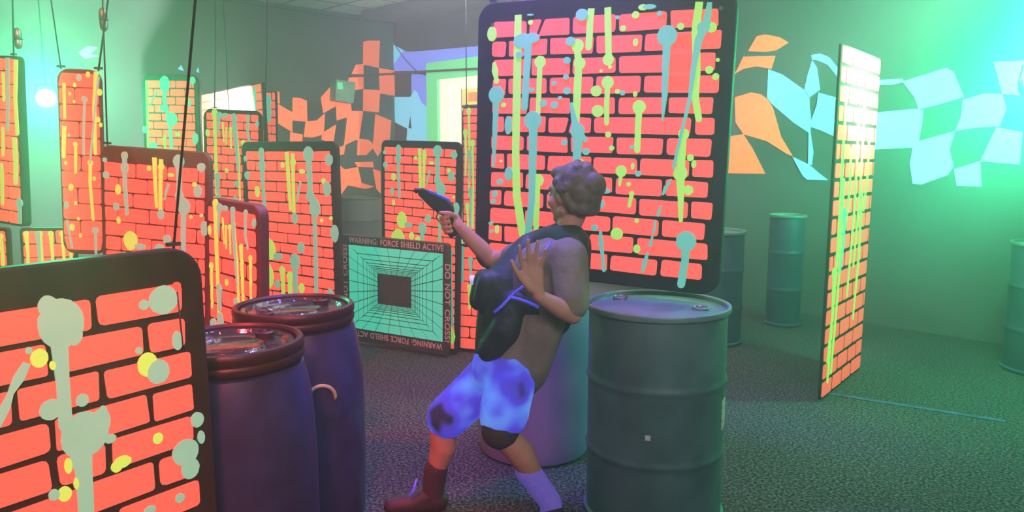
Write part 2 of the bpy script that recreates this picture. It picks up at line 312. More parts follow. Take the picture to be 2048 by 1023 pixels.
# ================================================================ BRICK PANELS
PANELS = {}
class Panel:
    def __init__(s, label, C, yaw, roll, W, H, rad, t=0.03, name='brick_panel', cat='panel', board=BOARD, group=None):
        yaw, roll = R(yaw), R(roll)
        s.W, s.H, s.t, s.rad = W, H, t, rad
        rot = Matrix.Rotation(yaw, 4, 'Z') @ Matrix.Rotation(-roll, 4, 'Y')
        base = Vector(C) - (rot.to_3x3() @ Vector((0, 0, 1))) * H / 2
        s.M = Matrix.Translation(base) @ rot; s.Mi = s.M.inverted()
        s.root = tag(empty(name, base, (0, -roll, yaw)), label, cat, group)
        s.board = prism('board', rrect(-W / 2, W / 2, 0, H, rad, 7), -t / 2, t / 2, board, s.root)
        md = s.board.modifiers.new('bevel', 'BEVEL'); md.width = min(0.006, t / 3); md.segments = 2; md.limit_method = 'ANGLE'; md.angle_limit = R(60)
        s.n = s.M.to_3x3() @ Vector((0, -1, 0)); s.p0 = s.M @ Vector((0, -t / 2, 0))
    def uv(s, px, py):
        q = s.Mi @ on_plane(px, py, s.p0, s.n); return q.x, q.z
    def brick(s, x0, x1, z0, z1, m=ORANGE, slant=(0, 0), j=None):
        j = j if j is not None else 0.0022
        h = z1 - z0; r = min(0.16 * h, 0.3 * (x1 - x0)) * rnd.uniform(0.5, 1.2)
        P = rrect(x0, x1, z0, z1, r, 2)
        jx = [rnd.uniform(-j, j) for _ in range(8)]; out = []
        for (x, z) in P:
            fx = (x - x0) / (x1 - x0); fz = (z - z0) / h
            dx = (jx[0] * (1 - fx) + jx[1] * fx) * (1 - fz) + (jx[2] * (1 - fx) + jx[3] * fx) * fz
            dz = (jx[4] * (1 - fx) + jx[5] * fx) * (1 - fz) + (jx[6] * (1 - fx) + jx[7] * fx) * fz
            dx += (slant[0] * (1 - fx) + slant[1] * fx) * (fz - 0.5)
            x, z = x + dx, z + dz
            cx, cz = s.W / 2 - s.rad, (s.rad if z < s.H / 2 else s.H - s.rad)
            ox, oz = abs(x) - cx, (z - cz) * (-1 if z < s.H / 2 else 1)
            if ox > 0 and oz > 0:
                ln = math.hypot(ox, oz); lim = max(0.004, s.rad - 0.011)
                if ln > lim:
                    f = lim / ln; x = math.copysign(cx + ox * f, x); z = cz + oz * f * (-1 if z < s.H / 2 else 1)
            out.append((x, z))
        return prism('brick', out, -s.t / 2 - 0.003, -s.t / 2 + 0.001, m, s.root)
    def bond(s, rows, per, border, gap=0.009, top=None, j=0.0022, phase=0.0):
        top = border if top is None else top
        x0, x1 = -s.W / 2 + border, s.W / 2 - border; z1 = s.H - top; p = (z1 - border) / rows; L = (x1 - x0) / per
        for r_ in range(rows):
            zt = z1 - r_ * p; off = (0.5 * L if r_ % 2 else 0) + phase * L + rnd.uniform(-0.06, 0.06) * L
            e = [x0]; q = x0 + off if off > 0.2 * L else x0 + off + L
            while q < x1 - 0.18 * L: e.append(q + rnd.uniform(-0.06, 0.06) * L); q += L
            e.append(x1)
            for a, b_ in zip(e[:-1], e[1:]):
                s.brick(a + gap / 2, b_ - gap / 2, zt - p + gap / 2, zt - gap / 2, j=j)
    def shape(s, name, pts, m, lift):
        s.k = getattr(s, 'k', 0) + 1; lift += 0.00006 * s.k
        return prism(name, pts, -s.t / 2 - lift, -s.t / 2 + 0.001, m, s.root)
    def spot_px(s, px, py, r, m, ry=None, lift=None):
        x, z = s.uv(px, py); k = s.uv(px + r, py)[0] - x; kz = z - s.uv(px, py + (ry or r))[1]
        s.shape('paint_spot', circle_pts(x, z, k, kz, 18 if r > 8 else 10, 0.03), m, lift or (0.0052 if m is CYAN else 0.0045))
    def drip_px(s, path, m, head=None, lift=None):
        """path [(px, py, width_px)], head (px, py, r_px)"""
        s.k = getattr(s, 'k', 0) + 1; lift = (lift or (0.0052 if m is CYAN else 0.0045)) + 0.00006 * s.k
        P = []
        for px, py, wd in path:
            x, z = s.uv(px, py); k = s.uv(px + wd / 2, py)[0] - x; P.append((x, z, k))
        V, Fc = prism_data(strip_pts(P), -s.t / 2 - lift, -s.t / 2 + 0.001)
        if head:
            x, z = s.uv(head[0], head[1]); k = s.uv(head[0] + head[2], head[1])[0] - x
            V2, F2 = prism_data(circle_pts(x, z, k, None, 18, 0.03), -s.t / 2 - lift - 0.0003, -s.t / 2 + 0.001)
            n0 = len(V); V += V2; Fc += [tuple(i + n0 for i in f) for f in F2]
        mesh('paint_drip', V, Fc, m, s.root)
    # same, in fractions of the panel's width measured from its top left corner
    def L(s, u, v): return (-s.W / 2 + u * s.W, s.H - v * s.W)
    def spot(s, u, v, r, m, ry=None):
        x, z = s.L(u, v); s.shape('paint_spot', circle_pts(x, z, r * s.W, (ry or r) * s.W, 12, 0.08), m, 0.0052 if m is CYAN else 0.0045)
    def drip(s, pts, wd, m, r=0, taper=0.7):
        P = [(*s.L(u, v), wd * s.W / 2 * (1 - (1 - taper) * i / (len(pts) - 1)) * rnd.uniform(0.85, 1.15)) for i, (u, v) in enumerate(pts)]
        s.k = getattr(s, 'k', 0) + 1; lift = (0.0052 if m is CYAN else 0.0045) + 0.00006 * s.k
        V, Fc = prism_data(strip_pts(P), -s.t / 2 - lift, -s.t / 2 + 0.001)
        if r:
            x, z = s.L(*pts[0]); V2, F2 = prism_data(circle_pts(x, z, r * s.W, r * s.W * 1.15, 14, 0.06), -s.t / 2 - lift - 0.0003, -s.t / 2 + 0.001)
            n0 = len(V); V += V2; Fc += [tuple(i + n0 for i in f) for f in F2]
        mesh('paint_drip', V, Fc, m, s.root)
    def wire(s, u, dx=0.0, dy=0.0, r=0.0045, hook=True):
        """hanging wire from the panel's top edge (fraction u) up to the ceiling"""
        p = s.M @ Vector((-s.W / 2 + u * s.W, 0, s.H - 0.004)); q = Vector((p.x + dx, p.y + dy, ZC - 0.001))
        tube('hanging_wire', [s.Mi @ p, s.Mi @ q], r, WIRE, s.root, 6)
        if hook:
            V, Fc = box_data((-s.W / 2 + u * s.W - 0.018, -0.006, s.H + 0.004), (-s.W / 2 + u * s.W + 0.018, 0.006, s.H + 0.014))
            mesh('hook', V, Fc, WIRE, s.root)

def design_a(p):
    d, sp = p.drip, p.spot
    d([(.235, .075), (.235, .3), (.25, .54)], .045, CYAN, .03); sp(.235, .17, .036, CYAN, .05); sp(.06, .24, .03, CYAN); sp(.05, .12, .02, CYAN); sp(.15, .49, .027, CYAN, .035); sp(.565, .52, .03, CYAN, .04)
    d([(.51, .07), (.515, .25), (.525, .46)], .035, LIME, 0, .8); d([(.57, .08), (.565, .25), (.56, .5)], .035, LIME, 0, .8); sp(.57, .14, .028, LIME); sp(.46, .16, .02, LIME); sp(.17, .35, .028, LIME, .04); sp(.17, .6, .018, LIME, .03); sp(.66, .2, .03, LIME, .015)
    d([(.73, .09), (.735, .25), (.735, .36), (.77, .5), (.765, .85), (.75, 1.3), (.735, 1.75)], .05, CYAN, .05, .55); sp(.735, .36, .04, CYAN); sp(.775, .44, .055, CYAN, .07); sp(.93, .12, .036, CYAN); sp(.9, .31, .036, CYAN, .05); sp(.96, .6, .035, CYAN, .06)
    d([(.64, .27), (.615, .34), (.6, .4)], .02, CYAN); sp(.87, .26, .02, LIME); sp(.84, .52, .014, LIME); sp(.93, .5, .014, LIME)
    sp(.28, .76, .065, LIME, .08); d([(.23, .95), (.21, 1.05), (.21, 1.2)], .1, LIME, .085, .3); d([(.41, .9), (.41, 1.35)], .035, LIME, .03); d([(.49, .93), (.48, 1.25), (.49, 1.45)], .04, LIME, .03); d([(.61, 1.0), (.59, 1.3)], .03, LIME, .03)
    d([(.55, .82), (.545, 1.0), (.53, 1.5)], .05, CYAN, .05); sp(.35, 1.0, .03, CYAN); sp(.06, 1.03, .035, LIME, .05); sp(.37, .8, .05, CYAN, .025); sp(.62, .72, .035, CYAN, .04); d([(.9, 1.0), (.91, 1.3), (.93, 1.7)], .03, CYAN, .025); d([(.82, 1.3), (.82, 1.55)], .04, CYAN, .03)
    sp(.84, 1.72, .05, LIME, .03); sp(.9, 1.8, .06, LIME, .09); sp(.06, 1.5, .04, LIME, .06); d([(.2, 1.5), (.2, 1.9)], .05, LIME, .04); d([(.35, 1.5), (.33, 2.0)], .04, CYAN, .04)
def design_b(p, n=2.2):
    d, sp = p.drip, p.spot
    d([(.2, .06), (.21, .6), (.23, 1.2), (.24, 1.6)], .07, LIME, .05, .6); d([(.47, .3), (.48, .6)], .035, LIME, .03); d([(.4, .28), (.4, .55)], .03, LIME); d([(.55, .25), (.6, .7), (.63, 1.4)], .05, LIME, .03, .6); d([(.68, .5), (.7, 1.0), (.73, 1.55)], .05, LIME, .035, .7); d([(.34, .2), (.36, .5)], .03, LIME)
    d([(.53, .1), (.56, .5), (.6, .95)], .08, CYAN, .04, .4); d([(.77, .1), (.76, .35), (.8, .5)], .04, CYAN, .03); d([(.28, .1), (.25, .4)], .05, CYAN, .05, .5); sp(.38, .09, .06, CYAN, .03); d([(.25, 1.05), (.25, 1.3)], .07, CYAN, .05); sp(.26, 1.42, .06, CYAN, .09); sp(.57, 1.15, .04, CYAN, .05); sp(.55, 1.42, .04, CYAN, .08)
    sp(.08, .38, .035, LIME, .06); sp(.92, .2, .03, CYAN, .05); sp(.4, .95, .03, LIME, .04)
    if n > 1.7: d([(.1, .8), (.1, 1.3)], .05, LIME, .04); d([(.85, .6), (.85, 1.2)], .04, LIME, .03); d([(.12, 1.5), (.12, 2.0)], .06, CYAN, .06); d([(.45, 1.5), (.45, 2.0)], .05, LIME, .03)
def design_c(p):
    d, sp = p.drip, p.spot
    d([(.1, .1), (.09, .6), (.07, 1.2)], .05, LIME, 0, .7); sp(.42, .13, .09, CYAN, .11); d([(.42, .15), (.4, .35), (.48, .6), (.5, .9), (.5, 1.25)], .08, CYAN, .04, .6); sp(.39, .45, .07, CYAN, .05); sp(.52, .6, .1, CYAN, .09)
    d([(.27, .25), (.2, .33), (.15, .42)], .03, CYAN, .02); sp(.18, 1.0, .08, CYAN, .09); sp(.06, 1.18, .06, CYAN); sp(.8, .33, .04, LIME, .05); sp(.83, .38, .04, CYAN); sp(.92, .85, .05, CYAN, .08); sp(.62, .8, .04, LIME, .03); d([(.38, .85), (.38, 1.1)], .04, LIME, .03); sp(.86, 1.18, .05, CYAN, .06); sp(.04, .75, .05, CYAN)
    sp(.9, .08, .05, CYAN, .05); d([(.7, 1.2), (.7, 1.6)], .05, LIME, .05)

# --- the large panel standing on the drums (bricks and drips where the photograph shows them)
big = Panel('largest brick panel, standing on two drums behind the person', (0.353, 3.30, 1.535), -28.8, -1.5, 1.169, 1.227, 0.085, 0.04)
zt = big.uv(1444, 12)[1]; zb = big.uv(1420, 566)[1]
rowsL = [(41, 72), (77, 108), (115, 146), (152, 183), (189, 220), (225, 257), (264, 296), (301, 328), (334, 366), (372, 400), (408, 440), (444, 476), (483, 513)]
pit = (zt - zb) / 13
JN = [[1057, 1082, 1143, 1235, 1338], [1015, 1098, 1190, 1287], [1060, 1143, 1235, 1395], [1015, 1096, 1189, 1285], [1057, 1143, 1233, 1334], [1012, 1095, 1138, 1185, 1386], [1051, 1139, 1230, 1330],
      [1012, 1093, 1185, 1278, 1382], [1049, 1139, 1228, 1328], [1006, 1090, 1180, 1275, 1379], [1048, 1138, 1223, 1321], [1006, 1090, 1176, 1270], [1048, 1135, 1218, 1318]]
GP = 0.0165
def row_py(z, px):
    return None
def u_at(p, px, z):
    lo, hi = -400.0, 1500.0                       # pixel height whose panel point has local height z
    for _ in range(40):
        mid = (lo + hi) / 2
        if p.uv(px, mid)[1] > z: lo = mid
        else: hi = mid
    return p.uv(px, lo)[0]
uL, uR = u_at(big, 984, zt - pit), u_at(big, 1443, zt - pit)
for i, js in enumerate(JN):
    z1 = zt - i * pit; z0 = z1 - pit
    e = [uL + rnd.uniform(-.004, .004)] + [u_at(big, j, (z0 + z1) / 2) for j in js] + [uR + (0.012 if i % 2 else -0.006) + rnd.uniform(-.006, .004)]
    for k, (a, b_) in enumerate(zip(e[:-1], e[1:])):
        sl = (0, 0)
        if i == 0 and k == 1: sl = (0, 0.03)
        if i == 0 and k == 2: sl = (0.03, 0)
        if i == 5 and k == 2: sl = (0, 0.02)
        if i == 5 and k == 3: sl = (0.02, 0)
        big.brick(a + GP / 2, b_ - GP / 2, z0 + GP / 2, z1 - GP / 2, slant=sl, j=0.003)
xa, xb = u_at(big, 1340, zt - 2.5 * pit), u_at(big, 1391, zt - 2.5 * pit)
big.brick(xa, xb, zt - 4 * pit + GP, zt - pit - GP, j=0.002)
D, S = big.drip_px, big.spot_px
D([(1037, 30, 13), (1036, 100, 15), (1034, 200, 15), (1032, 300, 14), (1034, 390, 15), (1043, 450, 15), (1049, 480, 14)], LIME)
D([(1081, 120, 10), (1079, 170, 10), (1077, 226, 8)], LIME, (1081, 124, 11)); D([(1183, 17, 13), (1180, 60, 13), (1178, 94, 13)], LIME); D([(1216, 15, 13), (1217, 70, 13), (1218, 115, 12)], LIME, (1217, 119, 11))
D([(1154, 92, 12), (1158, 125, 14), (1155, 190, 15), (1152, 262, 12)], LIME, (1156, 92, 12)); S(1160, 127, 12, LIME); D([(1216, 165, 10), (1214, 210, 10), (1214, 246, 9)], LIME, (1216, 165, 12)); S(1193, 182, 11, LIME); S(1196, 222, 12, LIME)
D([(1279, 214, 13), (1277, 250, 12), (1275, 300, 12)], LIME, (1279, 214, 13)); D([(1399, 4, 15), (1392, 60, 16), (1394, 140, 15), (1391, 195, 14), (1398, 238, 13)], LIME); S(1424, 55, 10, LIME)
D([(1368, 268, 12), (1364, 310, 15), (1361, 345, 18), (1362, 395, 12), (1362, 440, 8)], LIME, (1368, 268, 11)); S(1361, 346, 14, LIME, 16); S(1377, 380, 10, LIME); S(1381, 315, 7, LIME); S(1388, 328, 5, LIME, 8)
D([(1243, 342, 10), (1240, 370, 4)], LIME, (1243, 342, 11)); S(1266, 332, 3.5, LIME, 7); D([(1264, 388, 8), (1259, 412, 6)], LIME, (1264, 387, 5)); S(1258, 368, 4.5, LIME); S(1234, 467, 12, LIME); S(1274, 497, 7, LIME, 9); S(1274, 441, 4.5, LIME)
for a in ((1272, 30, 7.5), (1247, 57, 6), (1362, 53, 7), (1419, 140, 8), (1432, 153, 7), (1008, 210, 5), (1062, 45, 5), (1436, 120, 4), (1203, 142, 3), (1221, 134, 4), (1217, 269, 6), (1224, 296, 5), (1163, 322, 4), (1236, 183, 5), (1003, 322, 2.5)): S(a[0], a[1], a[2], LIME)
S(1272, 85, 5, LIME, 8); S(985, 68, 9, LIME, 15); D([(989, 125, 5), (991, 142, 12), (993, 156, 7), (994, 162, 10)], LIME); D([(1075, 360, 12), (1074, 410, 11), (1073, 455, 10)], LIME, (1077, 360, 11)); S(995, 458, 4, LIME, 9); S(1271, 188, 4, LIME, 6)
S(1048, 82, 20, CYAN, 15); S(1066, 76, 14, CYAN, 10); D([(1058, 82, 14), (1054, 150, 12), (1050, 215, 12)], CYAN); S(1063, 180, 7, CYAN, 4); D([(1068, 240, 17), (1066, 330, 14), (1065, 400, 13), (1057, 468, 12)], CYAN, (1067, 241, 17)); D([(994, 192, 11), (991, 260, 9), (988, 332, 4)], CYAN, (994, 190, 15))
D([(1335, 75, 16), (1332, 140, 13), (1330, 190, 11), (1326, 240, 3)], CYAN, (1335, 72, 20)); D([(1420, 5, 9), (1414, 45, 16), (1398, 80, 15), (1389, 130, 11), (1380, 200, 7), (1364, 265, 6), (1348, 335, 6)], CYAN); S(1408, 55, 13, CYAN, 12)
D([(1343, 358, 3), (1332, 375, 8), (1327, 388, 4)], CYAN); D([(1322, 412, 4), (1317, 430, 6)], CYAN); D([(1312, 440, 3), (1308, 465, 5)], CYAN); D([(1306, 470, 3), (1301, 490, 7)], CYAN); D([(1296, 505, 4), (1290, 525, 9), (1286, 542, 5)], CYAN)
D([(1143, 205, 5), (1149, 235, 11), (1157, 270, 20), (1154, 330, 13)], CYAN, (1156, 262, 14)); D([(1160, 265, 10), (1172, 280, 8)], CYAN)
for a in ((1142, 83, 9), (1135, 121, 7), (1133, 154, 5.5), (1135, 182, 7), (1088, 207, 7), (1110, 210, 7), (1109, 167, 4.5), (1130, 285, 6), (1173, 303, 7), (1001, 363, 6), (1190, 455, 6.5), (1277, 347, 6), (1165, 30, 12), (1121, 196, 4), (1236, 35, 4), (1040, 110, 7), (1320, 27, 5), (1246, 186, 5), (1265, 294, 4), (983, 446, 4), (984, 462, 3.5)): S(a[0], a[1], a[2], CYAN)
S(1018, 250, 7, CYAN, 19); S(1019, 347, 8, CYAN, 14); S(991, 387, 5, CYAN, 7); S(988, 402, 5, CYAN, 5); S(1300, 14, 13, CYAN, 5); S(1287, 15, 9, LIME, 6); S(1204, 408, 6, CYAN, 9); S(1213, 382, 8, CYAN, 5); D([(1202, 462, 4), (1203, 485, 9), (1206, 510, 5), (1209, 540, 6)], CYAN)
D([(1373, 485, 18), (1371, 520, 14), (1363, 568, 15)], CYAN, (1373, 482, 20)); S(1062, 30, 6, CYAN, 2)
big.wire(0.06, 0, 0, 0.001)
big.wire(0.94, 0, 0, 0.001)
MRK = mat('bolt_metal', (0.25, 0.25, 0.25), 0.4, 0.8)
for px, py in ((987, 50), (1443, 17)):
    x, z = big.uv(px, py); lathe('bolt', [(0.004, 0.0), (0.008, 0.003), (0.008, 0.008)], MRK, big.root, 10).matrix_local = Matrix.Translation((x, -0.022, z)) @ Matrix.Rotation(R(90), 4, 'X')

# --- the near panel at lower left
W1, H1 = 1.17, 1.227
U1 = Vector((math.cos(R(53)), math.sin(R(53)), 0)); TR = at(396, 492, 2.0)
C1 = TR - U1 * W1 / 2 - Vector((0, 0, H1 / 2))
near = Panel('nearest brick panel at lower left with large grey-green splats', C1, 53.0, 0.4, W1, H1, 0.085, 0.04)
zt = near.uv(358, 561)[1]; zrow = near.uv(365, 963)[1]; pit = (zt - zrow) / 6
uR = near.uv(383, 740)[0]
JN = [[-120, 187], [-60, 100, 291], [-60, 30, 204], [-60, 105, 302], [-120, 108, 217], [8, 170, 313], [-60, 123, 232], [-60, 170, 320], [-60, 123, 232], [0, 170, 320], [-60, 123, 232]]
pyc = [600, 680, 745, 815, 880, 945, 1010, 1070, 1130, 1200, 1260]
x0 = -W1 / 2 + 0.05
for i, js in enumerate(JN):
    z1 = zt - i * pit; z0 = z1 - pit
    if z0 < 0.05: break
    e = [x0 + (0.06 if i % 2 else 0)]
    js_u = [u_at(near, j, (z0 + z1) / 2) for j in js]
    a0 = js_u[0]
    while a0 - e[0] > 0.34: e.append(e[-1] + 0.25); a0 = js_u[0] if e[-1] + 0.2 < js_u[0] else e[0]
    e = [v for v in e if v < js_u[0] - 0.05] or [x0]
    e += js_u + [uR + rnd.uniform(-.012, .008)]
    for a, b_ in zip(e[:-1], e[1:]):
        if b_ - a > 0.04: near.brick(a + 0.0085, b_ - 0.0085, z0 + 0.0085, z1 - 0.0085, j=0.003)
D, S = near.drip_px, near.spot_px
S(121, 646, 46, CYAN, 50); S(95, 612, 20, CYAN, 22); S(146, 668, 18, CYAN, 22); D([(108, 620, 32), (118, 690, 34), (124, 760, 27), (130, 850, 28)], CYAN); S(100, 818, 23, CYAN, 21); S(163, 799, 13, CYAN, 13); S(168, 868, 48, CYAN, 46); S(200, 842, 20, CYAN, 26); S(205, 820, 8, CYAN, 10); S(219, 876, 12, CYAN, 9)
D([(160, 900, 46), (166, 940, 34), (170, 1000, 32), (172, 1080, 30)], CYAN); S(325, 599, 28, CYAN, 29); S(286, 609, 10, CYAN, 10); S(353, 680, 10, CYAN, 19); S(315, 742, 22, CYAN, 24, 0.006); S(276, 700, 7, CYAN); D([(52, 725, 16), (36, 755, 24), (20, 785, 12), (8, 815, 22), (-6, 850, 14)], CYAN); S(56, 700, 7, CYAN)
S(393, 838, 13, CYAN, 15); S(401, 873, 7, CYAN, 13); S(370, 903, 26, CYAN, 26); S(379, 935, 18, CYAN, 21); S(358, 994, 9, CYAN); S(107, 988, 11, CYAN); S(298, 1018, 12, CYAN, 8)
S(77, 715, 18, LIME, 19); S(104, 730, 6, LIME, 9); S(294, 728, 20, LIME, 24); S(314, 875, 10, LIME, 11); S(243, 922, 18, LIME, 12); S(232, 932, 11, LIME); S(128, 986, 14, LIME, 15); S(135, 930, 8, LIME, 16); S(151, 965, 5, LIME, 12)
near.wire(0.945, 0.28, 0.1, 0.0035)
x, z = near.uv(352, 571); HOLEM = mat('worn_orange_patch', (0.75, 0.22, 0.15), 0.7)
near.shape('screw_hole', circle_pts(x, z, 0.011, 0.011, 10, 0.05), HOLEM, 0.004)
tube('hanging_wire', [(x, -0.024, z - 0.015), (x + 0.004, -0.026, z - 0.17)], 0.0022, WIRE, near.root, 6)

# --- the other panels
GA = 'brick panels hung on wires'
def mk(label, C, yaw, roll, W, H, rad, rows, per, border, design=None, t=0.03, top=None, gap=0.009, board=BOARD, stand=False):
    if stand:
        rl = R(roll); Vv = (Matrix.Rotation(R(yaw), 3, 'Z') @ Matrix.Rotation(-rl, 3, 'Y')) @ Vector((0, 0, 1)); tc_ = Vector(C) + Vv * H / 2
        H2 = (tc_.z - W / 2 * abs(math.sin(rl)) - 0.004) / Vv.z; rows = round(rows * H2 / H); C = tc_ - Vv * H2 / 2; H = H2
    p = Panel(label, C, yaw, roll, W, H, rad, t, board=board)
    p.bond(rows, per, border, gap, top)
    if design: design(p)
    return p
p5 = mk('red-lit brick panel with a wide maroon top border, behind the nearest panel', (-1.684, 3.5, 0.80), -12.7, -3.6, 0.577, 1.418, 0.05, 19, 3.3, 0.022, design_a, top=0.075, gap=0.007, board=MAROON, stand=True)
p5.wire(0.05, 0.08, 0.0, 0.0035)
p9 = mk('brick panel behind the dark barrels, left of the orange checkered mural foot', (-1.479, 5.0, 0.904), -35.0, -0.1, 0.966, 1.305, 0.06, 18, 4.0, 0.055, design_a, top=0.06, stand=True)
p9.wire(0.25, 0.12, 0, 0.005, hook=False)
p10 = mk('brick panel rising behind the force shield sign', (-0.69, 5.6, 0.818), -35.7, -1.6, 0.787, 1.500, 0.05, 22, 3.6, 0.035, design_a, top=0.05, stand=True)
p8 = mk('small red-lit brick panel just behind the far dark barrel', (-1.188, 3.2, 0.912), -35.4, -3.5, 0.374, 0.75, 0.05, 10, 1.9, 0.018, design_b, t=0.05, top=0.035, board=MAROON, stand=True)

p7 = mk('brick panel streaked with long lime drips, in front of the white-lit panel', (-2.18, 5.9, 1.271), -10.1, -3.0, 0.495, 1.078, 0.07, 16, 3.6, 0.028, design_b, stand=True)
p7.wire(0.18, 0.10, 0.0, 0.005)
p6 = mk('round-cornered brick panel with a tall cyan splat against the green glow', (-2.815, 6.3, 1.545), -20.4, -2.0, 0.602, 1.135, 0.09, 16, 3.2, 0.045, design_c, stand=True)

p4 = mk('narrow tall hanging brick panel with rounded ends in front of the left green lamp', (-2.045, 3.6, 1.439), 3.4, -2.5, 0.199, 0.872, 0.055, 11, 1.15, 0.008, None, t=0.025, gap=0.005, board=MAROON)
z4 = lambda x, y: (x * 0.4205, 90 + y * 0.4205)
def pz(p, m, wz, *pts, head=None):
    p.drip_px([(*z4(x, y), wz * 0.42 * (1 - 0.25 * i / len(pts))) for i, (x, y) in enumerate(pts)], m, (*z4(*head[:2]), head[2] * 0.42) if head else None)
pz(p4, LIME, 20, (458, 128), (450, 300), (455, 515)); pz(p4, LIME, 16, (432, 550), (430, 650), (445, 830), head=(432, 560, 14)); pz(p4, LIME, 14, (306, 180), (310, 345)); pz(p4, LIME, 20, (308, 385), (304, 530)); pz(p4, LIME, 14, (362, 465), (362, 605), head=(360, 470, 11))
pz(p4, CYAN, 12, (405, 255), (400, 400), (400, 520), head=(404, 258, 15)); pz(p4, CYAN, 12, (456, 880), (458, 990), head=(456, 880, 16)); pz(p4, CYAN, 10, (470, 150), (450, 350), (430, 560)); pz(p4, CYAN, 10, (320, 830), (345, 960))
for x, y, r_, m in ((377, 155, 12, CYAN), (357, 190, 8, LIME), (335, 232, 6, LIME), (355, 270, 6, LIME), (420, 140, 10, LIME), (468, 355, 10, LIME), (480, 380, 8, LIME), (330, 430, 6, CYAN), (340, 675, 12, LIME), (345, 865, 12, LIME), (362, 750, 7, LIME), (450, 635, 8, LIME), (385, 905, 7, LIME), (315, 560, 7, LIME), (475, 225, 12, LIME), (375, 825, 6, LIME), (318, 760, 12, CYAN)):
    a = z4(x, y); p4.spot_px(a[0], a[1], r_ * 0.42, m, r_ * 0.6)
p4.wire(0.08, -0.1, 0.0, 0.003); p4.wire(0.93, 0.33, 0.0, 0.0045)
p2 = mk('tall brick panel cut off by the left edge of the picture', (-2.717, 4.0, 1.551), -24.6, -4.1, 0.455, 0.87, 0.03, 13, 2.6, 0.012, None, t=0.045, gap=0.006)
pz(p2, LIME, 16, (78, 70), (75, 250), (85, 420)); pz(p2, LIME, 22, (72, 440), (78, 560), (78, 650)); pz(p2, LIME, 14, (18, 130), (22, 260)); pz(p2, LIME, 14, (16, 390), (18, 520)); pz(p2, CYAN, 16, (95, 750), (98, 840), head=(95, 750, 14)); pz(p2, CYAN, 14, (40, 60), (42, 260), (40, 400)); pz(p2, LIME, 18, (8, 560), (14, 640), (14, 750))
p2.wire(0.88, 0.1, 0.0, 0.004); p2.wire(0.2, 0.0, 0.0, 0.0006, hook=False)
p3b = mk('short red-lit brick panel below the left green lamp, under the narrow panel', (-2.428, 3.9, 0.853), 18.0, -1.5, 0.26, 0.494, 0.02, 7, 1.6, 0.012, None, gap=0.006, stand=True)
for u in (.12, .32, .36, .55, .75, .88): p3b.drip([(u, .12), (u + .01, .5), (u, .9 + rnd.uniform(-.2, .4))], .07, LIME if rnd.random() < .65 else CYAN, .05)

p3a = mk('red-lit brick panel at the left edge just above the nearest panel', (-2.66, 3.72, 0.868), 2.4, -2.0, 0.29, 0.509, 0.02, 8, 1.9, 0.012, None, gap=0.006, stand=True)
for u in (.35, .55, .7, .88): p3a.drip([(u, .15), (u + .01, .5), (u, .8 + rnd.uniform(-.2, .4))], .06, LIME if rnd.random() < .7 else CYAN, .045)

p11a = mk('far narrow brick panel in front of the nested doorway', (-0.307, 7.5, 1.23), -43.8, -0.5, 0.527, 1.408, 0.07, 18, 2.4, 0.02, None)
for u, a, b_, m in ((.2, .1, 1.7, LIME), (.22, .9, 1.4, CYAN), (.1, .5, 1.3, LIME), (.3, .7, 2.3, LIME), (.24, 1.6, 2.3, CYAN), (.15, 1.9, 2.5, LIME)): p11a.drip([(u, a), (u + .02, (a + b_) / 2), (u, b_)], .06, m, .06)
p11a.wire(0.1, 0.0, 0.0, 0.005); p11a.wire(0.9, 0.0, 0.0, 0.0006, hook=False)
p11b = mk('low brick panel between the force shield sign and the lavender drum', (-0.232, 5.45, 0.415), -19.3, -0.5, 0.37, 0.80, 0.02, 9, 1.7, 0.018, None, stand=True)
for u, a, b_, m in ((.12, .1, .75, CYAN), (.3, .3, .6, CYAN), (.28, .85, 1.3, LIME), (.6, .2, 1.0, LIME)): p11b.drip([(u, a), (u + .01, (a + b_) / 2), (u, b_)], .07, m, .05)
p13 = mk('tall thin brick panel turned edge-on at right, bleached at its top by an added white light', (2.128, 4.7, 1.066), 51.1, -0.3, 0.886, 2.059, 0.012, 19, 4.2, 0.004, None, t=0.018, gap=0.022, stand=True)
for u, a, b_, m in ((.15, .3, 2.25, LIME), (.22, .9, 2.2, LIME), (.5, .5, 1.7, LIME), (.62, .4, 1.5, LIME), (.35, .7, 1.2, LIME), (.8, .6, 1.1, LIME), (.28, 1.1, 1.5, CYAN), (.7, 1.0, 1.9, LIME), (.12, 1.5, 2.1, LIME)): p13.drip([(u, a), (u + .03, (a + b_) / 2), (u - .02, b_)], .05, m, .035)

p14 = mk('brick panel bleached white by a lamp, top edge rising to the right', (-2.45, 6.6, 1.495), -46.0, 1.5, 1.38, 1.05, 0.012, 15, 6.0, 0.01, None, gap=0.008, stand=True)
for u, m in ((.1, LIME), (.3, CYAN), (.5, LIME), (.7, CYAN), (.9, CYAN)): p14.drip([(u, .05), (u, .4)], .03, m, .025)

p15 = mk('thin strip of brick panel right of the white-lit panel', (-2.308, 7.2, 1.537), -13.7, -1.5, 0.19, 1.02, 0.012, 13, 1.3, 0.008, None, gap=0.008, stand=True)
for v, r_ in ((.45, .2), (.62, .16), (.95, .18), (1.3, .15)): p15.spot(.55, v, r_, CYAN, r_ * 1.5)


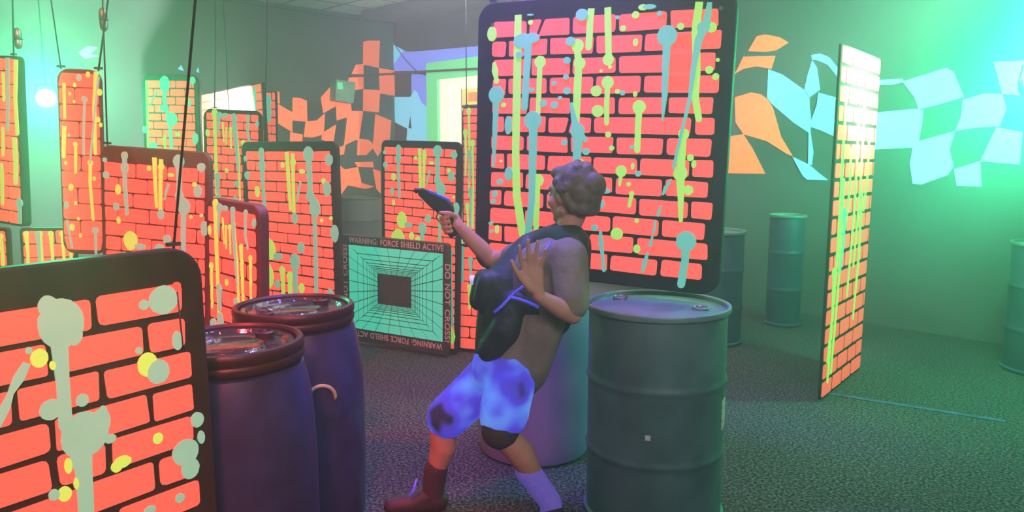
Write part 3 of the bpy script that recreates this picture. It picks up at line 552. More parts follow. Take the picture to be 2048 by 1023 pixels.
# --- the force shield sign
sh = Panel('force shield warning sign with a sea-green tunnel grid, standing on the floor', (-0.891, 5.55, 0.437), -27.8, -1.0, 0.994, 0.824, 0.03, 0.05, 'warning_sign', 'sign', BOARDG)
x0, zt_ = sh.uv(697, 487); x1, zb_ = sh.uv(886, 684)
xi0, zi1 = sh.uv(755, 546); xi1, zi0 = sh.uv(823, 616)
zt_ -= 0.004
def tt(k, n=10, q=0.32): f = lambda s: 1 - 1 / (1 + q * s); return f(k) / f(n)
def lerp(a, b_, t): return a + (b_ - a) * t
OC = [(x0, zb_), (x1, zb_), (x1, zt_), (x0, zt_)]; IC = [(xi0, zi0), (xi1, zi0), (xi1, zi1), (xi0, zi1)]
for sd in range(4):
    a, b_ = OC[sd], OC[(sd + 1) % 4]; ai, bi = IC[sd], IC[(sd + 1) % 4]
    for k in range(10):
        for q in range(7):
            def pt(tk, f):
                A_ = (lerp(a[0], ai[0], tk), lerp(a[1], ai[1], tk)); B_ = (lerp(b_[0], bi[0], tk), lerp(b_[1], bi[1], tk))
                return (lerp(A_[0], B_[0], f), lerp(A_[1], B_[1], f))
            t0, t1 = tt(k), tt(k + 1); f0, f1 = q / 7, (q + 1) / 7
            P = [pt(t0, f0), pt(t0, f1), pt(t1, f1), pt(t1, f0)]
            m_ = (sum(p[0] for p in P) / 4, sum(p[1] for p in P) / 4); g = 0.0032; Q = []
            for p in P:
                d = Vector((m_[0] - p[0], m_[1] - p[1])); Q.append((p[0] + (g if d.x > 0 else -g) * min(1, abs(d.x) / 0.006), p[1] + (g if d.y > 0 else -g) * min(1, abs(d.y) / 0.006)))
            prism('grid_tile', Q, -0.0285, -0.0240, SHIELDC, sh.root)
def text_mesh(body, size):
    cu = bpy.data.curves.new('lettering', 'FONT'); cu.body = body; cu.size = size; cu.extrude = 0.0012; cu.align_y = 'CENTER'; cu.offset = 0.0012; cu.space_character = 1.08
    o = link(bpy.data.objects.new('lettering', cu)); me = bpy.data.meshes.new_from_object(o.evaluated_get(bpy.context.evaluated_depsgraph_get())); bpy.data.objects.remove(o)
    xs_ = [v.co.x for v in me.vertices]; return me, min(xs_), max(xs_)
def text(body, size, loc, rot, width, parent, m, y=-0.0262):
    """a line of lettering, one object for each word"""
    _, f0, f1 = text_mesh(body, size); sx = width / (f1 - f0); _, d0, d1 = text_mesh('.', size); words = body.split(' '); pre = ''
    for wd in words:
        me, a, b2 = text_mesh(wd, size); off = (text_mesh(pre + '.', size)[2] - d1) if pre else 0.0
        if pre: off = text_mesh(pre.replace(' ', '_') + '.', size)[2] - d1 - 0.010 * pre.count(' ')
        me.materials.clear(); me.materials.append(m); o = link(bpy.data.objects.new('lettering', me), parent)
        o.matrix_local = Matrix.Translation((loc[0], y, loc[1])) @ Matrix.Rotation(R(90), 4, 'X') @ Matrix.Rotation(rot, 4, 'Z') @ Matrix.Translation((-width / 2 + (off - f0) * sx, 0, 0)) @ Matrix.Diagonal((sx, 1, 1, 1))
        pre += wd + ' '
xm, zm = (x0 + x1) / 2, (zb_ + zt_) / 2
text('WARNING: FORCE SHIELD ACTIVE', 0.062, (xm, zt_ + 0.034), 0, (x1 - x0) * 0.99, sh.root, TEXTP)
text('WARNING: FORCE SHIELD ACTIVE', 0.062, (xm, zb_ - 0.034), R(180), (x1 - x0) * 0.99, sh.root, TEXTP)
text('DO NOT CROSS!', 0.062, (x1 + 0.036, zm - 0.03), R(-90), (zt_ - zb_) * 0.86, sh.root, TEXTP)
text('DO NOT CROSS!', 0.062, (x0 - 0.034, zm + 0.03), R(90), (zt_ - zb_) * 0.86, sh.root, TEXTP)

# ================================================================ DRUMS
def drum_metal(label, loc, body_m, rim_m, rad=0.29, H=0.885, rot=0.0, bungs=True, sticker=False):
    root = tag(empty('metal_drum', loc, (0, 0, rot)), label, 'drum')
    pr = [(rad - 0.012, 0), (rad - 0.002, 0.004), (rad, 0.012), (rad, 0.022), (rad - 0.012, 0.03)]
    for hz in (0.333, 0.666):
        z = H * hz; pr += [(rad - 0.012, z - 0.03), (rad - 0.010, z - 0.016), (rad - 0.0055, z - 0.006), (rad - 0.0055, z + 0.004), (rad - 0.010, z + 0.014), (rad - 0.012, z + 0.028)]
    pr += [(rad - 0.012, H - 0.03), (rad - 0.014, H - 0.022)]
    lathe('drum_body', pr, body_m, root, 64)
    lathe('rim', [(rad - 0.013, H - 0.024), (rad, H - 0.02), (rad + 0.003, H - 0.010), (rad, H), (rad - 0.008, H + 0.002), (rad - 0.014, H - 0.003), (rad - 0.016, H - 0.021), (rad - 0.013, H - 0.024)], rim_m, root, 64, False, False)
    lathe('lid', [(0.0005, H - 0.014), (rad - 0.09, H - 0.0145), (rad - 0.08, H - 0.018), (rad - 0.0135, H - 0.0195), (rad - 0.0135, H - 0.023), (0.0005, H - 0.023)], rim_m, root, 48, False, False)
    return root, H, rad
DGREEN = mat('drum_teal_paint', (0.070, 0.125, 0.125), 0.45, noise=(7, 0.25, 4), bump=(25, 0.1, 0.004))
DRIM = mat('drum_rim_paint', (0.13, 0.22, 0.20), 0.4, noise=(9, 0.2, 3))
DLAV = mat('drum_lavender_paint', (0.27, 0.20, 0.48), 0.5, noise=(5, 0.15, 4), bump=(25, 0.1, 0.004))
DGREY = mat('drum_grey_paint', (0.10, 0.10, 0.11), 0.5, noise=(5, 0.2, 4))
DBLUE = mat('drum_dark_blue_paint', (0.03, 0.06, 0.10), 0.4, noise=(5, 0.2, 4))
PL = mat('scuffed_white', (0.6, 0.6, 0.6), 0.7); STK = mat('faded_label_paper', (0.45, 0.42, 0.34), 0.8, noise=(60, 0.4, 2))
gd = at(1313, 604, 3.0); root, H, rad = drum_metal('teal steel drum in front, under the right end of the largest panel', (gd.x + 0.005, 3.0, 0), DGREEN, DRIM)
def px_drum(px, py, z, y):                     # local point on the lid under a pixel
    r = ray(px, py); p = CAMP + r * ((z - HC) / r.z); return p.x - (gd.x + 0.005), p.y - 3.0
for px, py in ((1242, 590), (1402, 611)):
    x, y = px_drum(px, py, H, 3.0); y = max(-0.2, min(0.2, y))
    lathe('bung', [(0.034, H - 0.016), (0.034, H - 0.006), (0.028, H - 0.003), (0.026, H - 0.007), (0.0005, H - 0.007)], METAL, root, 20, True, False, (x, y, 0))
def drum_patch(name, a0, a1, z0, z1, m, rr, n=6):
    V, Fc = [], []
    for k in range(n + 1):
        a = R(a0 + (a1 - a0) * k / n)
        for r_ in (rr, rr + 0.003):
            for z in (z0, z1): V.append((r_ * math.cos(a), r_ * math.sin(a), z))
    for k in range(n):
        o_ = 4 * k; Fc += [(o_ + 2, o_ + 6, o_ + 7, o_ + 3), (o_, o_ + 1, o_ + 5, o_ + 4), (o_ + 1, o_ + 3, o_ + 7, o_ + 5), (o_, o_ + 4, o_ + 6, o_ + 2)]
    Fc += [(0, 2, 3, 1), (4 * n, 4 * n + 1, 4 * n + 3, 4 * n + 2)]
    mesh(name, V, Fc, m, root)
drum_patch('sticker', -32, -20, 0.40, 0.52, STK, rad - 0.0125)
drum_patch('paint_scuff', -108, -104, 0.405, 0.425, PL, rad - 0.0125, 2)
lv = at(1062, 600, 3.62)
root, H, rad = drum_metal('grey steel drum far back below the orange checkered mural', (at(722, 390, 10.0).x, 10.0, 0), DGREY, DGREY, 0.30)
root, H, rad = drum_metal('blue-green steel drum just right of the largest panel, half hidden', (at(1437, 460, 5.8).x, 5.8, 0), DBLUE, DRIM, 0.21)
root, H, rad = drum_metal('slim dark blue drum standing by the right wall under the flag mural', (at(1576, 420, 6.4).x, 6.4, 0), DBLUE, DRIM, 0.155, 0.955)
root, H, rad = drum_metal('dark drum cut off by the right edge of the picture', (at(2048, 500, 5.0).x + 0.19, 5.0, 0), DBLUE, DRIM, 0.24)

PLAST = mat('dark_blue_plastic', (0.022, 0.032, 0.10), 0.36, noise=(12, 0.25, 3), bump=(30, 0.12, 0.003))
PRING = mat('dark_maroon_plastic', (0.025, 0.012, 0.014), 0.42, spec=0.35, bump=(40, 0.2, 0.003))
PLID = mat('wet_dark_lid', (0.02, 0.022, 0.026), 0.12, bump=(16, 0.9, 0.02), coat=0.6)
def drum_plastic(label, loc, k=1.0, PLAST=PLAST, PRING=PRING):
    root = tag(empty('plastic_drum', loc), label, 'drum'); H = 0.90
    r0 = 0.262 * k
    prof = [(r0 * 0.86, 0), (r0 * 0.93, 0.01), (r0 * 0.97, 0.05), (r0 * 0.985, 0.15), (r0, 0.3), (r0, 0.5), (r0 * 0.985, 0.62), (r0 * 0.955, 0.71), (r0 * 0.915, 0.775), (r0 * 0.885, 0.805), (r0 * 0.87, 0.82), (r0 * 0.80, 0.825), (r0 * 0.80, 0.86)]
    lathe('drum_body', prof, PLAST, root, 64)
    lathe('clamp_ring', [(r0 * 0.79, 0.832), (r0 * 0.865, 0.834), (r0 * 0.885, 0.842), (r0 * 0.885, 0.856), (r0 * 0.870, 0.862), (r0 * 0.872, 0.868), (r0 * 0.888, 0.874), (r0 * 0.888, 0.892), (r0 * 0.87, H), (r0 * 0.82, H + 0.002), (r0 * 0.795, H - 0.006), (r0 * 0.79, H - 0.03), (r0 * 0.79, 0.832)], PRING, root, 64, False, False)
    lathe('lid', [(0.0005, H - 0.026), (r0 * 0.35, H - 0.028), (r0 * 0.40, H - 0.020), (r0 * 0.44, H - 0.029), (r0 * 0.66, H - 0.024), (r0 * 0.70, H - 0.012), (r0 * 0.76, H - 0.012), (r0 * 0.789, H - 0.024), (r0 * 0.789, H - 0.04), (0.0005, H - 0.04)], PLID, root, 56, False, False)
    for a in (60, 240):
        lathe('bung', [(0.030, H - 0.029), (0.030, H - 0.008), (0.022, H - 0.004), (0.020, H - 0.010), (0.0005, H - 0.010)], PRING, root, 18, True, False, (r0 * 0.55 * math.cos(R(a)), r0 * 0.55 * math.sin(R(a)), 0))
    return root, r0
drum_plastic('lavender plastic drum behind the person, under the left end of the largest panel', (lv.x + 0.02, 3.66, 0), 1.1, DLAV, DRIM)
bl = at(588, 612, 2.90); root, r0 = drum_plastic('dark plastic drum with wet lid, the farther of the left pair', (bl.x, 2.90, 0))
def on_drum(px, py, cx, cy, r_, z0=None):
    r = ray(px, py); a = r.x ** 2 + r.y ** 2; b_ = -2 * (r.x * cx + r.y * cy); c = cx * cx + cy * cy - r_ * r_
    t = (-b_ - math.sqrt(max(0, b_ * b_ - 4 * a * c))) / (2 * a); p = CAMP + r * t; return (p.x - cx, p.y - cy, p.z)
MARK = mat('faded_lime_paint_mark', (0.30, 0.42, 0.18), 0.7)
arc = [on_drum(645 + 26 * math.cos(R(a)), 793 - 22 * math.sin(R(a)), bl.x, 2.90, r0 * 1.0) for a in range(175, -16, -19)]
tube('paint_mark', arc, [0.003] + [0.0075] * (len(arc) - 2) + [0.004], MARK, root, 6)
nl = at(458, 672, 2.35); root, r0 = drum_plastic('dark plastic drum with wet lid, the nearer of the left pair', (nl.x, 2.35, 0))

# ================================================================ LAMPS AND FIXTURES
HOUS = mat('black_lamp_housing', (0.02, 0.02, 0.02), 0.4)
def lamp_par(label, p, aim, power, col, lens_col, lens_e, beam, beam_deg=54, glow_rad=0.07):
    d = (Vector(aim) - Vector(p)).normalized(); q = d.to_track_quat('Z', 'Y')
    root = tag(empty('stage_lamp', p), label, 'lamp'); root.rotation_euler = q.to_euler()
    lathe('housing', [(0.05, -0.24), (0.075, -0.23), (0.085, -0.18), (0.1, -0.02), (0.105, 0.0), (0.098, 0.0), (0.09, -0.03)], HOUS, root, 28, True, False)
    lm = bpy.data.materials.new('lamp_lens'); lm.use_nodes = True; bb = lm.node_tree.nodes['Principled BSDF']; bb.inputs['Emission Color'].default_value = (*lens_col, 1); bb.inputs['Emission Strength'].default_value = lens_e
    lm.cycles.emission_sampling = 'NONE'
    lathe('lens', [(0.0005, 0.006), (0.05, 0.003), (0.092, -0.012), (0.09, -0.026), (0.0005, -0.026)], lm, root, 28, False, False)
    inv = q.to_matrix().inverted(); up = Vector((0, 0, ZC - p[2] - 0.002))
    a = inv @ Vector((0, 0, 0.16)); top = (inv @ up) / 0.75
    tube('bracket', [Vector((0.108, 0, -0.1)), Vector((0.09, 0, -0.1)) + a * 0.9, a * 1.0 + Vector((0, 0, -0.1)), Vector((-0.09, 0, -0.1)) + a * 0.9, Vector((-0.108, 0, -0.1))], 0.008, HOUS, root, 6)
    tube('hanger_rod', [a * 1.0 + Vector((0, 0, -0.1)), top + Vector((0, 0, -0.1))], 0.007, HOUS, root, 6)
    l = bpy.data.lights.new('lamp_bulb', 'POINT'); l.energy = power; l.color = col; l.shadow_soft_size = glow_rad
    o = link(bpy.data.objects.new('lamp_bulb', l), root); o.location = (0, 0, 0.10); root.scale = (0.75, 0.75, 0.75)
    l = bpy.data.lights.new('lamp_beam', 'SPOT'); l.energy = beam; l.color = col; l.shadow_soft_size = glow_rad; l.spot_size = R(beam_deg); l.spot_blend = 1.0
    o = link(bpy.data.objects.new('lamp_beam', l), root); o.location = (0, 0, 0.10); o.rotation_euler = (R(180), 0, 0)
    return root
GCOL = (0.045, 1.0, 0.40)
lamp_par('green stage lamp shining through haze on the left, behind the narrow panel', at(92, 196, 6.2), (-0.7, 0.4, 2.0), 130, GCOL, (0.55, 1.0, 0.8), 9, 480)
lamp_par('green stage lamp glaring at the right edge of the picture', at(2078, 162, 4.4), (1.5, -0.2, 2.7), 290, GCOL, (0.6, 1.0, 0.9), 10, 2600, 44)
# unseen lamp added behind the lime-streaked panel to bleach the panel next to it
pl = at(462, 250, 6.12)
root = tag(empty('added_lamp', pl), 'unseen lamp added behind the lime-streaked panel to whiten its neighbour', 'lamp')
box('housing', (-0.07, -0.05, -0.04), (0.07, 0.0, 0.04), HOUS, root)
box('lens', (-0.06, 0.0, -0.03), (0.06, 0.006, 0.03), mat('added_lamp_lens', (1, 1, 1), 0.3, emit=(0.9, 1.0, 0.95), estr=6), root)
tube('hanger_rod', [(0, -0.03, 0.04), (0, -0.03, ZC - pl.z - 0.002)], 0.004, HOUS, root, 6)
l = bpy.data.lights.new('lamp_bulb', 'SPOT'); l.energy = 1500; l.color = (0.80, 1.0, 0.95); l.shadow_soft_size = 0.03; l.spot_size = R(150); l.spot_blend = 0.6
o = link(bpy.data.objects.new('lamp_bulb', l), root); o.location = (0, 0.02, 0); o.rotation_euler = (R(97), 0, R(5))
# wall box on the mural
wp = RMi @ on_plane(679, 183, LW_P, LW_N)
root = tag(empty('wall_lamp'), 'small pale green box fixed to the orange checkered mural', 'wall box'); root.matrix_world = RM @ Matrix.Translation((0.003, wp.y, wp.z))
WBOX = mat('pale_green_plastic', (0.30, 0.45, 0.34), 0.5, noise=(8, 0.15, 2))
V, Fc = prism_data([(-0.17, -0.135), (0.12, -0.165), (0.17, 0.13), (-0.14, 0.15)], 0, 0.16)
mesh('housing', [(v[1], v[0], v[2]) for v in V], [f[::-1] for f in Fc], WBOX, root)
V, Fc = box_data((0.161, -0.13, 0.02), (0.168, -0.05, 0.11)); mesh('indicator', V, Fc, mat('green_indicator', (0.2, 0.8, 0.4), 0.3, emit=(0.1, 0.9, 0.4), estr=0.5), root)
# cable run along the wall and over the doorway
DARKC = mat('dull_red_cable', (0.16, 0.09, 0.09), 0.6)
pts = [on_plane(698, 152, LW_P, LW_N) + DR * 0.02, on_plane(782, 148, LW_P, LW_N) + DR * 0.02 ]
pts += [on_plane(800, 147, RW_P, RW_N) + DL * 0.11, on_plane(960, 139, RW_P, RW_N) + DL * 0.11, on_plane(1010, 137, RW_P, RW_N) + DL * 0.11]
tag(tube('wall_cable', pts, 0.016, DARKC), 'dull red cable running across the mural and above the doorway', 'cable')
# loose sagging cable over the blue mural
a, b_ = on_plane(795, 93, RW_P, RW_N) + DL * 0.03, on_plane(900, 141, RW_P, RW_N) + DL * 0.03
pts = [a.lerp(b_, t) - Vector((0, 0, 0.22 * math.sin(math.pi * t))) for t in [i / 10 for i in range(11)]]
tag(tube('loose_cable', pts, 0.006, WIRE), 'thin dark cable sagging across the violet mural', 'cable')
# clamps on two of the hanging wires
def clamp(label, px, py, y):
    p = at(px, py, y); root = tag(empty('wire_clamp', p), label, 'clamp')
    lathe('body', [(0.008, -0.05), (0.016, -0.04), (0.019, -0.01), (0.014, 0.0), (0.02, 0.012), (0.016, 0.045), (0.007, 0.055)], MATS['dull_metal'], root, 12)
    lathe('ring', [(0.019, -0.003), (0.023, 0.0), (0.019, 0.004), (0.016, 0.0)], HOUS, root, 12, False, False)
clamp('metal clamp on the wire above the narrow hanging panel', 207, 40, 3.62)
clamp('metal clamp on the wire above the far left panel', 36, 78, 3.93)
# tape line on the carpet
def floor_pt(px, py): r = ray(px, py); return CAMP + r * (-HC / r.z)
TAPE = mat('worn_blue_tape', (0.04, 0.06, 0.17), 0.6, noise=(12, 0.5, 4))
a, b_ = floor_pt(1640, 784), floor_pt(2010, 842); d = (b_ - a).normalized(); nrm = Vector((-d.y, d.x, 0)) * 0.022
V = [a - nrm, b_ - nrm, b_ + nrm, a + nrm]; V = [(v.x, v.y, 0.0005) for v in V] + [(v.x, v.y, 0.003) for v in V]
tag(mesh('floor_tape', V, [(3, 2, 1, 0), (4, 5, 6, 7), (0, 1, 5, 4), (1, 2, 6, 5), (2, 3, 7, 6), (3, 0, 4, 7)], TAPE), 'strip of blue tape on the carpet at right', 'tape')

# ================================================================ PERSON
def ico(bm, c, r, scale=(1, 1, 1), sub=2, rot=None):
    M = Matrix.Translation(c) @ (rot.to_4x4() if rot else Matrix()) @ Matrix.Diagonal((*scale, 1))
    bmesh.ops.create_icosphere(bm, subdivisions=sub, radius=r, matrix=M)
def cone_cap(bm, p0, r0, p1, r1, n=14):
    p0, p1 = Vector(p0), Vector(p1); ico(bm, p0, r0); ico(bm, p1, r1)
    d = p1 - p0
    if d.length < 1e-5: return
    M = Matrix.Translation((p0 + p1) / 2) @ d.to_track_quat('Z', 'Y').to_matrix().to_4x4()
    bmesh.ops.create_cone(bm, cap_ends=True, segments=n, radius1=r0, radius2=r1, depth=d.length, matrix=M)
def fuse(name, prims, voxel, smooth, m, parent, cut=None):
    bm = bmesh.new()
    for p in prims:
        if p[0] == 'c':
            ch = p[1]
            for (a, ra_), (b2, rb) in zip(ch[:-1], ch[1:]): cone_cap(bm, a, ra_, b2, rb)
        else: ico(bm, p[1], 1.0, p[2], 3, p[3] if len(p) > 3 else None)
    me = bpy.data.meshes.new(name); bm.to_mesh(me); bm.free()
    o = bpy.data.objects.new(name, me); COL.objects.link(o)
    md = o.modifiers.new('r', 'REMESH'); md.mode = 'VOXEL'; md.voxel_size = voxel; md.use_smooth_shade = True
    if smooth: sm = o.modifiers.new('s', 'SMOOTH'); sm.factor = 0.5; sm.iterations = smooth
    dg = bpy.context.evaluated_depsgraph_get(); me2 = bpy.data.meshes.new_from_object(o.evaluated_get(dg)); bpy.data.objects.remove(o)
    me2.name = name; me2.materials.clear(); me2.materials.append(m)
    me2.polygons.foreach_set('use_smooth', [True] * len(me2.polygons))
    o = bpy.data.objects.new(name, me2); link(o); 
    if parent is not None: o.parent = parent; o.matrix_parent_inverse = parent.matrix_world.inverted()
    return o
SKIN = mat('skin', (0.50, 0.25, 0.16), 0.55, noise=(20, 0.08, 2)); HAIR = mat('brown_hair', (0.105, 0.072, 0.045), 0.6, noise=(40, 0.35, 3), bump=(120, 0.5, 0.004))
SHIRT = mat('grey_brown_cotton', (0.21, 0.165, 0.13), 0.85, noise=(10, 0.2, 3), bump=(18, 0.5, 0.012))
VEST = mat('black_vest_nylon', (0.022, 0.026, 0.026), 0.6, noise=(14, 0.3, 3), bump=(22, 0.4, 0.01))
PIPE = mat('violet_blue_piping', (0.12, 0.10, 0.6), 0.4, emit=(0.10, 0.08, 0.8), estr=0.5)
SOCKP = mat('violet_glow_sock', (0.16, 0.11, 0.42), 0.9, noise=(60, 0.15, 2), emit=(0.13, 0.09, 0.5), estr=0.45); SOCKM = mat('maroon_sock', (0.055, 0.022, 0.032), 0.9, noise=(60, 0.2, 2))  # emission added to brighten the violet sock
SHOE = mat('dark_shoe', (0.03, 0.016, 0.018), 0.6, noise=(20, 0.2, 2)); SOLE = mat('shoe_sole', (0.05, 0.03, 0.03), 0.7)
HEMSHADE = mat('hem_shade_brown', (0.05, 0.036, 0.028), 0.85)  # dark tone of the shade at the shorts hem
SHORTS = bpy.data.materials.new('violet_glow_cotton'); SHORTS.use_nodes = True; nt = SHORTS.node_tree; b = nt.nodes['Principled BSDF']; b.inputs['Roughness'].default_value = 0.85  # white cotton with its violet black-light glow put into colour and emission
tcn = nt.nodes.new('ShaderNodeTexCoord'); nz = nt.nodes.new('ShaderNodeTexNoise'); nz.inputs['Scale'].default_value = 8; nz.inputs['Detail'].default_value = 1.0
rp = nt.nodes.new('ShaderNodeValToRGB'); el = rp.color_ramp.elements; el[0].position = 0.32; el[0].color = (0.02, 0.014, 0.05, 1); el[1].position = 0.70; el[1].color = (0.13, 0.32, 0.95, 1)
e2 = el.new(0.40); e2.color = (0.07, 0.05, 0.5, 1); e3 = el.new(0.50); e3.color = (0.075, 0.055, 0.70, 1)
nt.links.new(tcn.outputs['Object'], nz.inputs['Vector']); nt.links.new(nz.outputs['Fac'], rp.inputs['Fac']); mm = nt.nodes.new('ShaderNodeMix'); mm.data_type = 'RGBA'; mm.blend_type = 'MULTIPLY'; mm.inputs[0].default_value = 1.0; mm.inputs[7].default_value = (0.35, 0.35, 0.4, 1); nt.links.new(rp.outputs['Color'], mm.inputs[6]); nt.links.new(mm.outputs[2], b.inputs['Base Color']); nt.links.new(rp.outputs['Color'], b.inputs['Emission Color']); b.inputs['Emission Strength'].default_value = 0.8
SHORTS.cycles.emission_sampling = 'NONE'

person = tag(empty('person', (at(985, 700, 2.87).x, 2.87, 0)), 'person in a black vest and violet-glowing shorts leaning back and aiming a toy gun', 'person')
bpy.context.view_layer.update()
def P(px, py, y): return at(px, py, y)
# joints
neck0, headc = P(1128, 472, 2.86), P(1142, 388, 2.86)
shN, shF = P(1137, 512, 2.74), P(1062, 508, 3.0)
elN, wrN = P(1146, 630, 2.66), P(1078, 592, 2.60)
elF, wrF = P(985, 520, 3.08), P(915, 450, 3.05)
chest, belly, pelv = P(1085, 545, 2.87), P(1050, 640, 2.87), P(1008, 738, 2.87)
hipN, hipF = P(1022, 755, 2.79), P(985, 748, 2.95)
knN, anN = P(1000, 862, 2.73), P(1102, 1005, 2.80)
knF, anF = P(882, 846, 2.90), P(866, 985, 2.95)
fd = Vector((-0.74, 0.64, -0.05)).normalized(); up = Vector((0.10, 0, 1)).normalized(); rt = fd.cross(up).normalized(); up = rt.cross(fd).normalized()   # head frame
HR = Matrix((rt, fd, up)).transposed()
def hd(r_, f_, u_): return headc + rt * r_ + fd * f_ + up * u_
prims = []
prims.append(('e', hd(0, -0.008, 0.018), (0.072, 0.090, 0.088), HR)); prims.append(('e', hd(0, 0.025, -0.045), (0.052, 0.058, 0.066), HR))
prims.append(('c', [(hd(0, 0.062, -0.092), 0.020), (hd(0, 0.050, -0.085), 0.026)])); prims.append(('c', [(hd(0.045, 0.0, -0.06), 0.022), (hd(0.0, 0.055, -0.092), 0.02)])); prims.append(('c', [(hd(-0.045, 0.0, -0.06), 0.022), (hd(0.0, 0.055, -0.092), 0.02)]))
prims.append(('c', [(hd(0, 0.080, 0.012), 0.008), (hd(0, 0.100, -0.026), 0.012), (hd(0, 0.082, -0.032), 0.012)]))                       # nose
prims.append(('c', [(hd(0.018, 0.078, -0.062), 0.007), (hd(0, 0.084, -0.060), 0.008), (hd(-0.018, 0.078, -0.062), 0.007)]))             # lips
for s in (-1, 1):
    prims.append(('e', hd(0.072 * s, -0.010, -0.012), (0.010, 0.020, 0.031), HR))                                                      # ears
    prims.append(('c', [(hd(0.014 * s, 0.080, 0.022), 0.010), (hd(0.046 * s, 0.064, 0.022), 0.010)]))                                     # brow
    prims.append(('e', hd(0.040 * s, 0.052, -0.030), (0.022, 0.026, 0.024), HR))
prims.append(('c', [(hd(0, -0.02, -0.07), 0.046), (neck0, 0.048), (P(1118, 500, 2.87), 0.06)]))
prims.append(('c', [(shN, 0.050), (chest, 0.098), (shF, 0.050)])); prims.append(('c', [(chest, 0.105), (belly, 0.095), (pelv, 0.105)])); prims.append(('c', [(hipN, 0.08), (pelv, 0.09), (hipF, 0.08)]))
fl = lambda a, b2, t: a.lerp(b2, t)
prims.append(('c', [(shN, 0.048), (fl(shN, elN, .5), 0.040), (elN, 0.034), (fl(elN, wrN, .35), 0.036), (wrN, 0.023)]))
prims.append(('c', [(shF, 0.048), (fl(shF, elF, .5), 0.040), (elF, 0.035), (fl(elF, wrF, .35), 0.036), (wrF, 0.024)]))
for hp, kn, an in ((hipN, knN, anN), (hipF, knF, anF)):
    side = Vector((0.02, 0, 0))
    prims.append(('c', [(hp, 0.082), (fl(hp, kn, .5), 0.066), (kn, 0.050), (fl(kn, an, .32) + side, 0.054), (fl(kn, an, .7), 0.036), (an, 0.031)]))
footN, footF = P(1118, 1050, 2.74), P(800, 1018, 2.93)
footN.z = 0.045; footF.z = 0.045
heelN, heelF = anN.copy(), anF.copy(); heelN.z = 0.05; heelF.z = 0.05
prims.append(('c', [(anN, 0.031), (heelN, 0.034), (footN, 0.028)])); prims.append(('c', [(anF, 0.031), (heelF, 0.034), (footF, 0.028)]))
# near hand: open, palm towards the viewer, thumb on the left
hy = 2.59
kn_ = [P(1046.5, 534, hy), P(1058, 528, hy), P(1069.5, 528, hy), P(1080.5, 534, hy)]
for k in kn_: prims.append(('c', [(wrN, 0.021), (k.lerp(wrN, .45), 0.015), (k, 0.0105)]))
prims.append(('e', P(1065, 556, hy), (0.034, 0.013, 0.042)))
for a, b2, c2, ln in ((kn_[0], (1040, 508), (1038.5, 491), 0), (kn_[1], (1056, 500), (1056, 479), 0), (kn_[2], (1073, 502), (1075, 482), 0), (kn_[3], (1088, 513), (1091.5, 498), 0)):
    prims.append(('c', [(a, 0.0098), (P(*b2, hy - 0.012), 0.0088), (P(*c2, hy - 0.022), 0.0075)]))
prims.append(('c', [(P(1062, 578, hy), 0.0155), (P(1042, 556, hy - 0.012), 0.0115), (P(1029, 536, hy - 0.018), 0.0092), (P(1024, 522, hy - 0.02), 0.0080)]))
# far hand closed on the grip
gy = 3.05
G0, G1 = P(894, 424, gy), P(905, 470, gy); gax = (G1 - G0).normalized(); near_ = Vector((0, -1, 0)); near_ = (near_ - gax * near_.dot(gax)).normalized(); left_ = near_.cross(gax); left_ = left_ if left_.x < 0 else -left_
prims.append(('c', [(wrF, 0.024), (G0 + gax * 0.03 - left_ * 0.026 - near_ * 0.01, 0.021), (G0 + gax * 0.05 - left_ * 0.024, 0.02)]))
for k in range(4):
    q = G0 + gax * (0.018 + 0.0205 * k); ln = (1, 1.05, 1, 0.85)[k]
    prims.append(('c', [(q - left_ * 0.022 - near_ * 0.018, 0.0105), (q + left_ * 0.018 * ln - near_ * 0.024, 0.0095), (q + left_ * 0.030 * ln + near_ * 0.004, 0.0088), (q + left_ * 0.012 + near_ * 0.026, 0.0080), (q - left_ * 0.006 + near_ * 0.028, 0.0074)]))
prims.append(('c', [(G0 + gax * 0.02 - left_ * 0.026 + near_ * 0.01, 0.0125), (G0 + gax * 0.004 - left_ * 0.010 + near_ * 0.027, 0.0105), (G0 - gax * 0.006 + left_ * 0.024 + near_ * 0.027, 0.0085)]))
body = fuse('body', prims, 0.0052, 5, SKIN, person)
EYE = mat('eye_white', (0.6, 0.6, 0.58), 0.2); IRIS = mat('dark_iris', (0.03, 0.02, 0.015), 0.2)
for s in (-1, 1):
    e_ = lathe('eye', [(0.0004, -0.011), (0.008, -0.0075), (0.011, 0), (0.008, 0.0075), (0.0004, 0.011)], EYE, person, 16, False, False)
    e_.matrix_world = Matrix.Translation(hd(0.030 * s, 0.0715, 0.002)) @ HR.to_4x4() @ Matrix.Rotation(R(-90), 4, 'X')
    i_ = lathe('iris', [(0.0004, 0.0116), (0.0052, 0.0104), (0.0052, 0.0095)], IRIS, e_, 14, False, False)
bpy.context.view_layer.update()
